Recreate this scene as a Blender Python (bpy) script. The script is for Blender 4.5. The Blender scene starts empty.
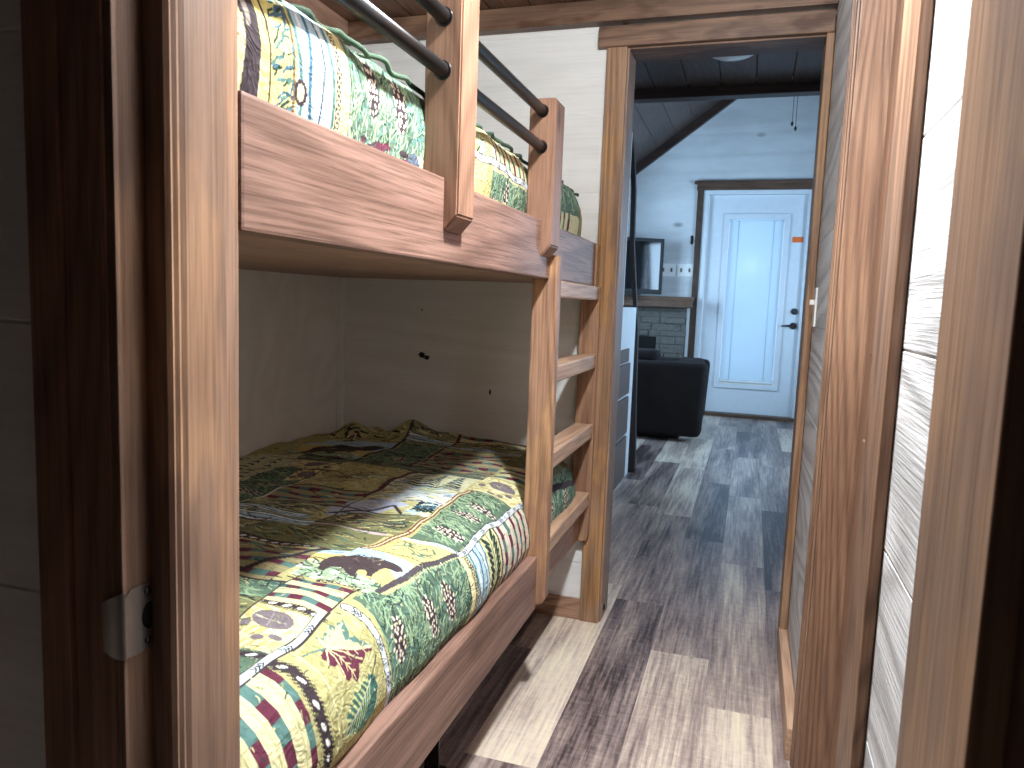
import bpy, bmesh, math, random
import numpy as np
from mathutils import Matrix, Vector
random.seed(7)
SC = bpy.context.scene
COL = SC.collection

# ------------------------------------------------------------------ camera, world, lights, exposure
cam_d = bpy.data.cameras.new('camera'); cam = bpy.data.objects.new('camera', cam_d); COL.objects.link(cam)
FPX = 745.0
cam_d.sensor_width = 36.0; cam_d.lens = FPX / 1024 * 36.0; cam_d.clip_start = 0.02
def _d(px, py): return Vector(((px - 512) / FPX, -(py - 384) / FPX, -1)).normalized()
_Y = _d(752, 311); _Z = -_d(265, 7100); _Z = (_Z - _Y * _Z.dot(_Y)).normalized(); _X = _Y.cross(_Z)
cam.matrix_world = Matrix.Translation((0, 0, 1.10)) @ Matrix((_X, _Y, _Z)).to_4x4()
cam_d.dof.use_dof = True; cam_d.dof.focus_distance = 1.7; cam_d.dof.aperture_fstop = 15.0
SC.camera = cam
SC.view_settings.view_transform = 'Standard'; SC.view_settings.look = 'None'
SC.view_settings.exposure = 0.50; SC.view_settings.gamma = 1.0; SC.view_settings.use_curve_mapping = False
W = bpy.data.worlds.new('daylight'); SC.world = W; W.use_nodes = True
W.node_tree.nodes['Background'].inputs[0].default_value = (0.62, 0.80, 1.0, 1)
W.node_tree.nodes['Background'].inputs[1].default_value = 1.0

def area(name, loc, direction, sx, sy, power, colour, shape='RECTANGLE'):
    l = bpy.data.lights.new(name, 'AREA'); l.shape = shape; l.size = sx
    if shape == 'RECTANGLE': l.size_y = sy
    l.energy = power; l.color = colour
    o = bpy.data.objects.new(name, l); COL.objects.link(o); o.location = loc
    o.rotation_euler = Vector(direction).to_track_quat('-Z', 'Y').to_euler(); return o
# the round ceiling lamp over the passage beside the bunks
pl = bpy.data.lights.new('passage_lamp_light', 'POINT'); pl.energy = 35; pl.color = (0.91, 0.96, 1.0); pl.shadow_soft_size = 0.048
plo = bpy.data.objects.new('passage_lamp_light', pl); COL.objects.link(plo); plo.location = (-0.075, 1.10, 1.985)
dl = area('passage_lamp_diffuser', (-0.075, 1.10, 1.988), (0, 0, -1), 0.10, 0, 18, (0.91, 0.96, 1.0), 'DISK'); dl.data.spread = math.radians(125)
SC.cycles.max_bounces = 16; SC.cycles.diffuse_bounces = 10; SC.cycles.sample_clamp_indirect = 6
# daylight at the windows of the living room
area('window_daylight_right', (1.93, 5.9, 1.50), (-1, 0, -0.12), 1.5, 1.1, 84, (0.52, 0.75, 1.0))
area('window_daylight_left', (-2.02, 6.6, 1.50), (1, 0, -0.1), 1.2, 1.0, 50, (0.52, 0.76, 1.0))
area('door_daylight', (-0.02, 8.32, 1.20), (0, -1, 0), 0.70, 1.8, 4.0, (0.42, 0.64, 1.0))

# ------------------------------------------------------------------ materials
def srgb(r, g, b):
    def f(c):
        c /= 255.0
        return c / 12.92 if c <= 0.04045 else ((c + 0.055) / 1.055) ** 2.4
    return (f(r), f(g), f(b), 1.0)

class NT:
    def __init__(s, name):
        s.m = bpy.data.materials.new(name); s.m.use_nodes = True; s.t = s.m.node_tree; s.N = s.t.nodes
        s.b = s.N['Principled BSDF']
    def n(s, kind, **k):
        nd = s.N.new('ShaderNode' + kind)
        for a, v in k.items(): setattr(nd, a, v)
        return nd
    def l(s, a, b): s.t.links.new(a, b)
    def coords(s, scale, out='Object', loc=(0, 0, 0)):
        tc = s.n('TexCoord'); mp = s.n('Mapping'); mp.inputs['Scale'].default_value = scale; mp.inputs['Location'].default_value = loc
        s.l(tc.outputs[out], mp.inputs[0]); return mp.outputs[0]
    def noise(s, vec, scale, detail=3, rough=0.55, dist=0.0):
        nd = s.n('TexNoise'); nd.inputs['Scale'].default_value = scale; nd.inputs['Detail'].default_value = detail
        nd.inputs['Roughness'].default_value = rough; nd.inputs['Distortion'].default_value = dist
        s.l(vec, nd.inputs['Vector']); return nd.outputs['Fac']
    def ramp(s, fac, stops, interp='LINEAR'):
        nd = s.n('ValToRGB'); cr = nd.color_ramp; cr.interpolation = interp
        while len(cr.elements) < len(stops): cr.elements.new(0.5)
        for e, (p, c) in zip(cr.elements, stops): e.position = p; e.color = c if len(c) == 4 else (*c, 1)
        s.l(fac, nd.inputs[0]); return nd.outputs['Color']
    def math(s, op, a, b=None, clamp=False):
        nd = s.n('Math', operation=op); nd.use_clamp = clamp
        for i, v in enumerate((a, b)):
            if v is None: continue
            if isinstance(v, (int, float)): nd.inputs[i].default_value = v
            else: s.l(v, nd.inputs[i])
        return nd.outputs[0]
    def mix(s, fac, a, b, mode='MIX'):
        nd = s.n('Mix', data_type='RGBA', blend_type=mode)
        for i, v in ((0, fac), (6, a), (7, b)):
            if isinstance(v, (int, float)): nd.inputs[i].default_value = v
            elif isinstance(v, tuple): nd.inputs[i].default_value = v
            else: s.l(v, nd.inputs[i])
        return nd.outputs[2]
    def bump(s, h, strength, dist=0.002):
        nd = s.n('Bump'); nd.inputs['Strength'].default_value = strength; nd.inputs['Distance'].default_value = dist
        s.l(h, nd.inputs['Height']); s.l(nd.outputs[0], s.b.inputs['Normal'])
    def done(s, col, rough=0.5, spec=0.5, metal=0.0):
        if isinstance(col, tuple): s.b.inputs['Base Color'].default_value = col
        else: s.l(col, s.b.inputs['Base Color'])
        s.b.inputs['Roughness'].default_value = rough; s.b.inputs['Metallic'].default_value = metal
        s.b.inputs['Specular IOR Level'].default_value = spec
        return s.m

def plain(name, rgb, rough=0.5, metal=0.0, var=0.06, spec=0.5):
    n = NT(name); f = n.noise(n.coords((1, 1, 1)), 18, 4)
    c = srgb(*rgb); d = tuple(x * (1 - var * 2) for x in c[:3]) + (1,)
    return n.done(n.ramp(f, [(0.35, d), (0.65, c)]), rough, spec, metal)

AX = {'X': 0, 'Y': 1, 'Z': 2}
def wood(name, axis, light, mid, dark, rings=26.0, knots=0.035, contrast=0.55, rough=0.45, bump=0.15, loc=(0, 0, 0), blotch=None, freq=3.2, fine=0.35):
    """planed pine: growth rings bent by slow noise, stretched along the board, fine fibres, sparse knots, uneven stain"""
    n = NT(name); a = AX[axis]
    def sc(across, along):
        v = [across] * 3; v[a] = along; return tuple(v)
    big = n.noise(n.coords(sc(1, 0.13), loc=loc), freq, 1.5, 0.4, 0.35)
    ring = n.math('SINE', n.math('MULTIPLY', big, rings * 7.5))
    ring = n.math('MULTIPLY_ADD', ring, 0.5); n.N[-1].inputs[2].default_value = 0.5
    ring = n.math('POWER', ring, 1.8)
    fib = n.noise(n.coords(sc(1, 0.025), loc=loc), 210, 4, 0.65)
    stain = n.noise(n.coords(sc(1, 0.35), loc=loc), 5.5, 3, 0.6)
    c = n.ramp(stain, [(0.33, srgb(*mid)), (0.62, srgb(*light))])
    if blotch:
        bl = n.noise(n.coords(sc(1, 0.4), loc=(3, 1, 2)), 9, 3, 0.6)
        c = n.mix(n.ramp(bl, [(0.50, (0, 0, 0)), (0.60, (1, 1, 1))]), c, srgb(*blotch))
    c = n.mix(n.math('MULTIPLY', ring, contrast), c, srgb(*dark))
    fb = n.ramp(fib, [(0.35, (1 - fine, 1 - fine * 1.05, 1 - fine * 1.1)), (0.58, (1, 1, 1))])
    c = n.mix(1.0, c, fb, 'MULTIPLY')
    if knots:
        vo = n.n('TexVoronoi'); vo.inputs['Scale'].default_value = 2.2; vo.inputs['Randomness'].default_value = 1.0
        n.l(n.coords(sc(1.8, 0.9), loc=loc), vo.inputs['Vector'])
        kn = n.ramp(vo.outputs['Distance'], [(0.0, (1, 1, 1)), (knots * 0.8, (0.9, 0.9, 0.9)), (knots * 2.2, (0, 0, 0))])
        kd = tuple(x * 0.45 for x in srgb(*dark)[:3]) + (1,)
        c = n.mix(n.math('MULTIPLY', kn, 0.8), c, kd)
    n.bump(n.math('ADD', n.math('MULTIPLY', ring, 0.7), fib), bump, 0.002)
    return n.done(c, rough, 0.35)

BR_L, BR_M, BR_D = (180, 144, 120), (156, 120, 98), (116, 82, 64)
wY = wood('stained_pine_y', 'Y', (186, 150, 130), (168, 134, 114), (138, 104, 86), contrast=0.45)
wX = wood('stained_pine_x', 'X', BR_L, BR_M, BR_D)
wZ = wood('stained_pine_z', 'Z', (180, 142, 114), (154, 118, 94), (108, 76, 58), contrast=0.5, blotch=(188, 146, 108))
wG = wood('post_pine', 'Z', (156, 120, 98), (138, 104, 84), (98, 70, 54), contrast=0.4, loc=(1, 2, 0.3), rings=18)
wRail = wood('rail_pine', 'Y', (152, 120, 106), (136, 105, 92), (96, 70, 58), contrast=0.5, rings=13, knots=0.05, loc=(0.4, 0.7, 0.1), bump=0.3, fine=0.5)
wRung = wood('rung_pine', 'Y', (208, 172, 144), (192, 154, 126), (158, 120, 94), contrast=0.35, knots=0)
wCas = wood('casing_pine', 'Z', (176, 140, 110), (150, 116, 90), (104, 76, 58), contrast=0.45, blotch=(182, 138, 92), loc=(0.3, 0.1, 0.6))
wDoor = wood('door_pine', 'Z', (152, 118, 94), (128, 96, 76), (84, 60, 48), contrast=0.55, loc=(0.7, 0.2, 0.1), rings=22, freq=4.5)
wHead = wood('header_pine', 'X', (150, 118, 96), (120, 92, 74), (78, 58, 48), contrast=0.45, loc=(0.1, 0.5, 0.9), blotch=(96, 66, 50))
wJamb = wood('near_jamb_pine', 'Z', (156, 126, 106), (138, 110, 92), (106, 80, 66), contrast=0.3, loc=(0.9, 0.4, 0.2), blotch=(168, 132, 104))
wCeil = wood('ceiling_pine', 'Y', (140, 104, 84), (112, 82, 66), (66, 48, 40), contrast=0.4)
wDark = wood('dark_beam_pine', 'X', (70, 52, 46), (54, 40, 36), (34, 26, 24), contrast=0.4, knots=0)
wDarkZ = wood('dark_trim_pine', 'Z', (92, 72, 60), (74, 58, 50), (44, 34, 30), contrast=0.4, knots=0)
wVault = wood('vault_ceiling_pine', 'Y', (96, 80, 74), (76, 64, 60), (44, 38, 36), contrast=0.4)
wMantel = wood('mantel_pine', 'X', (110, 84, 68), (88, 66, 54), (56, 40, 34), contrast=0.4, knots=0)
wWhiteY = wood('whitewashed_shiplap_y', 'Y', (226, 225, 226), (220, 218, 219), (180, 178, 178), contrast=0.75, knots=0.02, rough=0.5, bump=0.7, rings=15, freq=3.0, fine=0.12)
wWhiteX = wood('whitewashed_shiplap_x', 'X', (240, 240, 238), (234, 234, 231), (214, 212, 208), contrast=0.25, knots=0.022, rough=0.5, bump=0.15, rings=7, fine=0.06)
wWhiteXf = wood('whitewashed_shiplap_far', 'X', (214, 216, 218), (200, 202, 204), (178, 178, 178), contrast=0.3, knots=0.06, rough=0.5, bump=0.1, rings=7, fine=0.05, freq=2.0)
mBlack = plain('black_painted_pipe', (12, 13, 14), 0.32, 0.0)
mMetal = plain('brushed_nickel', (190, 186, 180), 0.32, 1.0)
mDarkMetal = plain('dark_nickel', (80, 80, 84), 0.3, 1.0)
mHole = plain('dark_hole', (10, 8, 8), 0.9)
mWhite = plain('white_paint', (226, 228, 230), 0.4, var=0.02)
mDoorWhite = plain('white_door_paint', (214, 220, 226), 0.35, var=0.02)
mPlate = plain('white_plastic', (238, 238, 236), 0.35, var=0.01)
mGrey = plain('grey_brown_drawer_paint', (98, 78, 70), 0.45)
mStoneBack = plain('grout', (96, 94, 92), 0.9)
mScreen = plain('tv_screen', (10, 12, 16), 0.06, 0.0, 0.0, 0.5)
mTvCase = plain('tv_case', (14, 14, 16), 0.6)
mOrange = plain('orange_sticker', (235, 110, 40), 0.6)
mSofa = None
def stone_mat():
    n = NT('stacked_ledgestone'); v = n.coords((1, 1, 1))
    f = n.noise(n.coords((3, 3, 12)), 5, 4, 0.6); g = n.noise(v, 60, 4)
    c = n.ramp(f, [(0.3, srgb(62, 60, 58)), (0.5, srgb(98, 94, 88)), (0.7, srgb(78, 78, 78))])
    c = n.mix(0.35, c, n.ramp(g, [(0.3, srgb(46, 44, 42)), (0.7, srgb(120, 116, 110))]))
    n.bump(g, 0.8, 0.01); return n.done(c, 0.85)
mStone = stone_mat()
def fabric(name, a, b, scale=240):
    n = NT(name); f = n.noise(n.coords((1, 1, 1)), 6, 3); g = n.noise(n.coords((1, 1, 1)), scale, 2)
    c = n.mix(0.4, n.ramp(f, [(0.35, srgb(*a)), (0.65, srgb(*b))]), n.ramp(g, [(0.3, srgb(*a)), (0.7, srgb(*b))]))
    n.bump(g, 0.3, 0.003);     return n.done(c, 0.9, 0.2)
mSofa = fabric('brown_suede', (30, 26, 26), (42, 36, 35))
def blind_mat():
    n = NT('white_blind_slats'); tr = n.n('BsdfTranslucent'); tr.inputs[0].default_value = (0.85, 0.9, 0.92, 1)
    n.b.inputs['Base Color'].default_value = (0.8, 0.83, 0.85, 1); n.b.inputs['Roughness'].default_value = 0.4
    mx = n.n('MixShader'); mx.inputs[0].default_value = 0.55
    n.l(n.b.outputs[0], mx.inputs[1]); n.l(tr.outputs[0], mx.inputs[2]); n.l(mx.outputs[0], n.N['Material Output'].inputs[0]); return n.m
mBlind = blind_mat()
def glass_mat(name='window_glass', tint=(0.95, 0.98, 1, 1)):
    n = NT(name); tr = n.n('BsdfTransparent'); tr.inputs[0].default_value = tint
    gl = n.n('BsdfGlossy'); gl.inputs['Roughness'].default_value = 0.12
    fr = n.n('Fresnel'); fr.inputs[0].default_value = 1.12
    mx = n.n('MixShader'); n.l(fr.outputs[0], mx.inputs[0]); n.l(tr.outputs[0], mx.inputs[1]); n.l(gl.outputs[0], mx.inputs[2])
    n.l(mx.outputs[0], n.N['Material Output'].inputs[0]); return n.m
mGlass = glass_mat()
def emis(name, col, s):
    n = NT(name); n.b.inputs['Emission Color'].default_value = col; n.b.inputs['Emission Strength'].default_value = s
    return n.done((0.9, 0.9, 0.9, 1), 0.4)
mLampGlow = emis('lamp_diffuser_lit', (1, 0.9, 0.8, 1), 6.0)
def floor_mat():
    n = NT('vinyl_plank_floor')
    at = n.n('Attribute'); at.attribute_name = 'tone'; sep = n.n('SeparateColor'); n.l(at.outputs['Color'], sep.inputs[0])
    tone, seed = sep.outputs[0], sep.outputs[1]
    tc = n.n('TexCoord'); off = n.n('CombineXYZ'); n.l(n.math('MULTIPLY', seed, 37.0), off.inputs[0]); n.l(n.math('MULTIPLY', seed, 19.0), off.inputs[1])
    add = n.n('VectorMath', operation='ADD'); n.l(tc.outputs['Object'], add.inputs[0]); n.l(off.outputs[0], add.inputs[1])
    def nz(sx, sy, scale, det=4, ro=0.6, di=0.0):
        mp = n.n('Mapping'); mp.inputs['Scale'].default_value = (sx, sy, 1); n.l(add.outputs[0], mp.inputs[0])
        return n.noise(mp.outputs[0], scale, det, ro, di)
    streak = nz(1, 0.04, 75, 5, 0.7, 0.1); blotch = nz(1, 0.12, 8, 3, 0.55, 0.4); saw = nz(0.06, 1, 150, 2); speck = nz(1, 0.6, 60, 3)
    f = n.math('ADD', n.math('MULTIPLY', tone, 0.72), n.math('MULTIPLY', n.math('SUBTRACT', blotch, 0.5), 0.95))
    f = n.math('ADD', f, n.math('MULTIPLY', n.math('SUBTRACT', streak, 0.5), 0.9))
    f = n.math('ADD', f, n.math('MULTIPLY', n.math('SUBTRACT', saw, 0.5), 0.16))
    f = n.math('ADD', f, n.math('MULTIPLY', n.math('SUBTRACT', speck, 0.5), 0.22))
    c = n.ramp(f, [(0.02, srgb(66, 54, 54)), (0.20, srgb(132, 116, 112)), (0.36, srgb(172, 154, 144)), (0.54, srgb(214, 198, 180)), (0.76, srgb(238, 224, 196))])
    n.bump(n.math('ADD', streak, saw), 0.12, 0.002)
    return n.done(c, 0.36, 0.5)
mFloor = floor_mat()
def quilt_mat():
    n = NT('printed_quilt_cotton'); at = n.n('Attribute'); at.attribute_name = 'print'
    puff = n.noise(n.coords((1, 1, 1)), 26, 2, 0.5, 1.5); thr = n.noise(n.coords((1, 1, 1)), 900, 1)
    mott = n.noise(n.coords((1, 1, 1)), 70, 3, 0.6)
    c = n.mix(1.0, at.outputs['Color'], n.ramp(mott, [(0.3, (0.80, 0.80, 0.78)), (0.62, (1, 1, 1))]), 'MULTIPLY')
    wav = n.math('SINE', n.math('MULTIPLY', puff, 26.0))
    n.bump(n.math('ADD', n.math('MULTIPLY', wav, 0.8), n.math('MULTIPLY', thr, 0.3)), 0.32, 0.004)
    return n.done(c, 0.85, 0.2)
mQuilt = quilt_mat()

# ------------------------------------------------------------------ mesh helpers
def add_box(bm, a, b, bevel=0.0):
    x0, y0, z0 = (min(a[i], b[i]) for i in range(3)); x1, y1, z1 = (max(a[i], b[i]) for i in range(3))
    v = [bm.verts.new(p) for p in ((x0, y0, z0), (x1, y0, z0), (x1, y1, z0), (x0, y1, z0), (x0, y0, z1), (x1, y0, z1), (x1, y1, z1), (x0, y1, z1))]
    fs = [bm.faces.new([v[i] for i in q]) for q in ((0, 3, 2, 1), (4, 5, 6, 7), (0, 1, 5, 4), (1, 2, 6, 5), (2, 3, 7, 6), (3, 0, 4, 7))]
    if bevel > 0:
        es = list({e for f in fs for e in f.edges})
        bmesh.ops.bevel(bm, geom=es, offset=bevel, segments=2, affect='EDGES', profile=0.6)
def add_prism(bm, pts, axis, a, b):
    """outline pts in the plane across `axis`, swept from a to b"""
    def P(u, v, w): return {'X': (w, u, v), 'Y': (u, w, v), 'Z': (u, v, w)}[axis]
    n0 = len(bm.faces); A = [bm.verts.new(P(u, v, a)) for u, v in pts]; B = [bm.verts.new(P(u, v, b)) for u, v in pts]
    n = len(pts); bm.faces.new(A); bm.faces.new(B[::-1])
    for i in range(n): bm.faces.new((A[i], B[i], B[(i + 1) % n], A[(i + 1) % n]))
    bm.faces.ensure_lookup_table(); bmesh.ops.recalc_face_normals(bm, faces=bm.faces[n0:])
def add_tube(bm, pts, r, seg=12, cap=True):
    pts = [Vector(p) for p in pts]; rings = []
    for i, p in enumerate(pts):
        t = (pts[min(i + 1, len(pts) - 1)] - pts[max(i - 1, 0)]).normalized()
        u = t.orthogonal().normalized() if i == 0 else (u - t * u.dot(t)).normalized()
        w = t.cross(u); rr = r[i] if isinstance(r, (list, tuple)) else r
        rings.append([bm.verts.new(p + (u * math.cos(2 * math.pi * k / seg) + w * math.sin(2 * math.pi * k / seg)) * rr) for k in range(seg)])
    for A, B in zip(rings, rings[1:]):
        for k in range(seg): bm.faces.new((A[k], A[(k + 1) % seg], B[(k + 1) % seg], B[k])).smooth = True
    if cap: bm.faces.new(rings[0][::-1]); bm.faces.new(rings[-1])
def add_ball(bm, c, r, s=(1, 1, 1), u=14, v=8):
    m = Matrix.Translation(c) @ Matrix.Diagonal((r * s[0], r * s[1], r * s[2], 1))
    ret = bmesh.ops.create_uvsphere(bm, u_segments=u, v_segments=v, radius=1, matrix=m)
    for vv in ret['verts']:
        for f in vv.link_faces: f.smooth = True
def obj(name, bm, mat, parent=None, label=None, fix=True):
    if fix: bmesh.ops.recalc_face_normals(bm, faces=bm.faces)
    me = bpy.data.meshes.new(name); bm.to_mesh(me); bm.free()
    o = bpy.data.objects.new(name, me); COL.objects.link(o); me.materials.append(mat)
    if parent is not None:
        o.parent = parent; r = parent; off = Vector((0, 0, 0))
        while r is not None: off += r.location; r = r.parent
        o.matrix_parent_inverse = Matrix.Translation(-off)
    if label: o['label'] = label
    return o
def box(name, a, b, mat, parent=None, bevel=0.003, label=None):
    bm = bmesh.new(); add_box(bm, a, b, bevel); return obj(name, bm, mat, parent, label)
def tube(name, pts, r, mat, parent=None, seg=12, label=None):
    bm = bmesh.new(); add_tube(bm, pts, r, seg); return obj(name, bm, mat, parent, label)
def thing(name, label, cat, loc=(0, 0, 0), group=None, kind=None):
    o = bpy.data.objects.new(name, None); COL.objects.link(o); o.location = loc; o.empty_display_size = 0.05
    o['label'] = label; o['category'] = cat
    if group: o['group'] = group
    if kind: o['kind'] = kind
    return o
def tag(o, label, cat, group=None):
    o['label'] = label; o['category'] = cat
    if group: o['group'] = group
    return o
def struct(name, bm, mat): o = obj(name, bm, mat); o['kind'] = 'structure'; return o
def frame_thing(name): o = bpy.data.objects.new(name, None); COL.objects.link(o); o['kind'] = 'structure'; return o
def boards(bm, axis, a0, a1, z0, z1, face, thick, pitch=0.254, start=0.0, gap=0.0025):
    """horizontal shiplap boards; axis = direction they run; face = coordinate of the visible face; thick signed, away from the room"""
    back = face + thick; k = math.floor((z0 - start) / pitch)
    while start + k * pitch < z1:
        lo = max(z0, start + k * pitch); hi = min(z1, start + (k + 1) * pitch); k += 1
        if hi - lo < 0.004: continue
        fo = face + (thick * 0.0)
        if axis == 'Y': add_box(bm, (fo, a0, lo + gap / 2), (back, a1, hi - gap / 2), 0.0015)
        else: add_box(bm, (a0, fo, lo + gap / 2), (a1, back, hi - gap / 2), 0.0015)
    e = 0.002 if thick > 0 else -0.002
    if axis == 'Y': add_box(bm, (face + e, a0, z0), (back + thick * 0.5, a1, z1))
    else: add_box(bm, (a0, face + e, z0), (a1, back + thick * 0.5, z1))

# ------------------------------------------------------------------ the setting
D = 2.488          # partition with the far doorway
CZ = 2.067         # low ceiling
# floor: planks running away from the camera
bm = bmesh.new(); tl = bm.loops.layers.float_color.new('tone')
over = {('a', 0): .66, ('a', 1): .5, ('a', 2): .50, ('b', 0): .62, ('b', 1): .34, ('b', 2): .16, ('c', 0): .22, ('c', 1): .34, ('c', 2): .66, ('d', 0): .24, ('d', 1): .12, ('e', 0): .74, ('f', 0): .18, ('f', 1): .3, ('e', 1): .36}  # column f under the bed is toned dark, painting in the bed's shadow
phase = {0: 2.05, -1: 2.34, -2: 2.72, 1: 3.04, -3: 2.86, -4: 2.2}
names = {0: 'a', -1: 'b', -2: 'c', 1: 'd', -3: 'e', -4: 'f'}
for c in range(-11, 11):
    x0 = -0.055 + 0.18 * c; x1 = x0 + 0.18; ph = phase.get(c, random.uniform(1.5, 2.8))
    for k in range(-4, 6):
        y0 = max(-1.6, ph + 1.25 * (k - 1)); y1 = min(8.1, ph + 1.25 * k)
        if y1 <= y0: continue
        tone = random.choice((.15, .3, .38, .5, .66)); 
        if c in names and (names[c], k) in over: tone = over[(names[c], k)]
        g = 0.0
        vs = [bm.verts.new(p) for p in ((x0 + g, y0 + g, 0), (x1 - g, y0 + g, 0), (x1 - g, y1 - g, 0), (x0 + g, y1 - g, 0))]
        f = bm.faces.new(vs); sd = random.random()
        for lp in f.loops: lp[tl] = (tone, sd, 0, 1)
add_box(bm, (-2.2, -1.75, -0.06), (2.1, 8.2, -0.0012))
fl = struct('floor', bm, mFloor)

# low ceiling of planks (over the bunk room and the kitchen end)
def plank_ceiling(name, x0, x1, y0, y1, z, mat, pitch=0.143, ph=-0.612):
    bm = bmesh.new(); k = math.ceil((x0 - ph) / pitch) - 1
    while ph + k * pitch < x1:
        a = max(x0, ph + k * pitch); b = min(x1, ph + (k + 1) * pitch); k += 1
        if b - a > 0.01: add_box(bm, (a + 0.002, y0, z), (b - 0.002, y1, z + 0.02), 0.003)
    add_box(bm, (x0, y0, z + 0.012), (x1, y1, z + 0.08)); return struct(name, bm, mat)
plank_ceiling('ceiling', -1.6, 0.34, 0.56, 2.55, CZ, wCeil)
plank_ceiling('ceiling_kitchen', -2.0, 1.95, 2.55, 3.50, CZ, wVault, ph=-0.62)
bm = bmesh.new(); add_box(bm, (-2.1, -1.75, CZ), (1.95, 0.56, CZ + 0.08)); add_box(bm, (0.34, 0.56, CZ), (1.95, 2.55, CZ + 0.08)); add_box(bm, (-2.1, 0.56, CZ), (-1.6, 2.55, CZ + 0.08))
struct('ceiling_front', bm, wVault)  # slab over the camera's room is unseen, added to keep it dark

bm = bmesh.new(); boards(bm, 'Y', 0.63, D, 0, CZ, -1.475, -0.02, start=0.20); struct('wall_left', bm, wWhiteX)
bm = bmesh.new(); boards(bm, 'X', -1.475, -0.44, 0, CZ, D, 0.02, start=0.20); add_box(bm, (-1.6, D + 0.01, 0), (-0.452, 2.60, CZ)); 
boards(bm, 'X', -0.46, 0.17, 1.93, CZ, D, 0.02, start=0.20); add_box(bm, (-0.46, D + 0.02, 1.95), (0.18, 2.60, CZ))
struct('wall_back', bm, wWhiteX)
# right wall with the door opening (Y 1.05 - 1.75)
bm = bmesh.new(); XR = 0.18
boards(bm, 'Y', 0.56, 1.05, 0, CZ, XR, 0.02, start=0.043); boards(bm, 'Y', 1.765, 2.75, 0, CZ, XR, 0.02, start=0.043); boards(bm, 'Y', 1.05, 1.765, 1.97, CZ, XR, 0.02, start=0.043)
add_box(bm, (0.205, 0.56, 0), (0.30, 1.04, CZ)); add_box(bm, (0.205, 1.775, 0), (0.30, 2.75, CZ)); add_box(bm, (0.205, 1.04, 1.98), (0.30, 1.775, CZ))
struct('wall_right', bm, wWhiteY)
bm = bmesh.new(); add_box(bm, (0.152, 1.865, 0), (0.179, D - 0.001, 0.085), 0.004); struct('baseboard_right', bm, wRung)
bm = bmesh.new(); add_box(bm, (-1.474, D - 0.015, 0), (-0.502, D - 0.001, 0.075), 0.004); struct('baseboard_back', bm, wX)
bm = bmesh.new(); add_box(bm, (-1.474, D - 0.022, 0.0), (-1.452, D - 0.001, CZ - 0.07), 0.003); struct('trim_7', bm, wWhiteX)
# crown beam under the ceiling
bm = bmesh.new(); add_box(bm, (-1.474, D - 0.045, 1.998), (0.179, D - 0.001, CZ - 0.001), 0.003); struct('trim_1', bm, wHead)
bm = bmesh.new(); add_box(bm, (-1.474, 0.65, 1.998), (-1.43, D - 0.046, CZ - 0.001), 0.003); struct('trim_2', bm, wY)
# far doorway: casing and jambs
t = frame_thing('door_1')
bm = bmesh.new(); add_box(bm, (-0.502, D - 0.02, 0.0), (-0.436, D, 1.926), 0.003); obj('casing', bm, wCas, t)
bm = bmesh.new(); add_box(bm, (-0.530, D - 0.026, 1.926), (0.176, D, 1.990), 0.003); obj('casing', bm, wHead, t)
bm = bmesh.new(); add_box(bm, (0.155, D - 0.02, 0.0), (0.178, D, 1.926), 0.003); obj('casing', bm, wCas, t)
bm = bmesh.new(); add_box(bm, (-0.452, D - 0.004, 0.0), (-0.430, 2.615, 1.95), 0.003); obj('jamb', bm, wJamb, t)
bm = bmesh.new(); add_box(bm, (0.157, D - 0.004, 0.0), (0.179, 2.615, 1.95), 0.003); obj('jamb', bm, wCas, t)
bm = bmesh.new(); add_box(bm, (-0.430, D - 0.004, 1.920), (0.157, 2.615, 1.942), 0.003); obj('jamb', bm, wHead, t)
bm = bmesh.new(); add_ball(bm, (-0.4285, 2.535, 0.035), 0.008, (0.4, 1, 1.6)); obj('hinge_pin_hole', bm, mHole, t)

# door in the right wall
t = frame_thing('door_2')
def casing_profile(bm, y0, y1, x, z0, z1):
    add_box(bm, (x, y0, z0), (XR - 0.001, y1, z1), 0.003)
    for k in range(3):
        yy = y0 + (0.2 + 0.3 * k) * (y1 - y0); add_box(bm, (x - 0.003, yy - 0.005, z0 + 0.002), (x + 0.002, yy + 0.005, z1 - 0.002), 0.0015)
bm = bmesh.new(); casing_profile(bm, 1.765, 1.865, 0.166, 0, 1.97); obj('casing', bm, wDoor, t)
bm = bmesh.new(); add_box(bm, (0.164, 1.02, 0), (XR - 0.001, 1.145, 1.97), 0.004); obj('casing', bm, wDoor, t)
bm = bmesh.new(); add_box(bm, (0.166, 1.02, 1.90), (XR - 0.001, 1.865, 1.99), 0.003); obj('casing', bm, wY, t)
bm = bmesh.new(); add_box(bm, (0.170, 1.738, 0), (0.298, 1.764, 1.97), 0.002); obj('jamb', bm, wDoor, t)
bm = bmesh.new(); add_box(bm, (0.181, 1.051, 0), (0.298, 1.075, 1.97), 0.002); obj('jamb', bm, wCas, t)
bm = bmesh.new(); add_box(bm, (0.181, 1.076, 1.925), (0.298, 1.737, 1.965), 0.002); obj('jamb', bm, wX, t)
bm = bmesh.new(); add_box(bm, (0.236, 1.078, 0.008), (0.276, 1.736, 1.922), 0.002); dp = obj('door_panel', bm, wG, t)
for z0, z1 in ((0.18, 0.85), (1.02, 1.75)):
    bm = bmesh.new(); add_box(bm, (0.230, 1.17, z0), (0.2365, 1.64, z1), 0.003); obj('raised_panel', bm, wG, dp)

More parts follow.
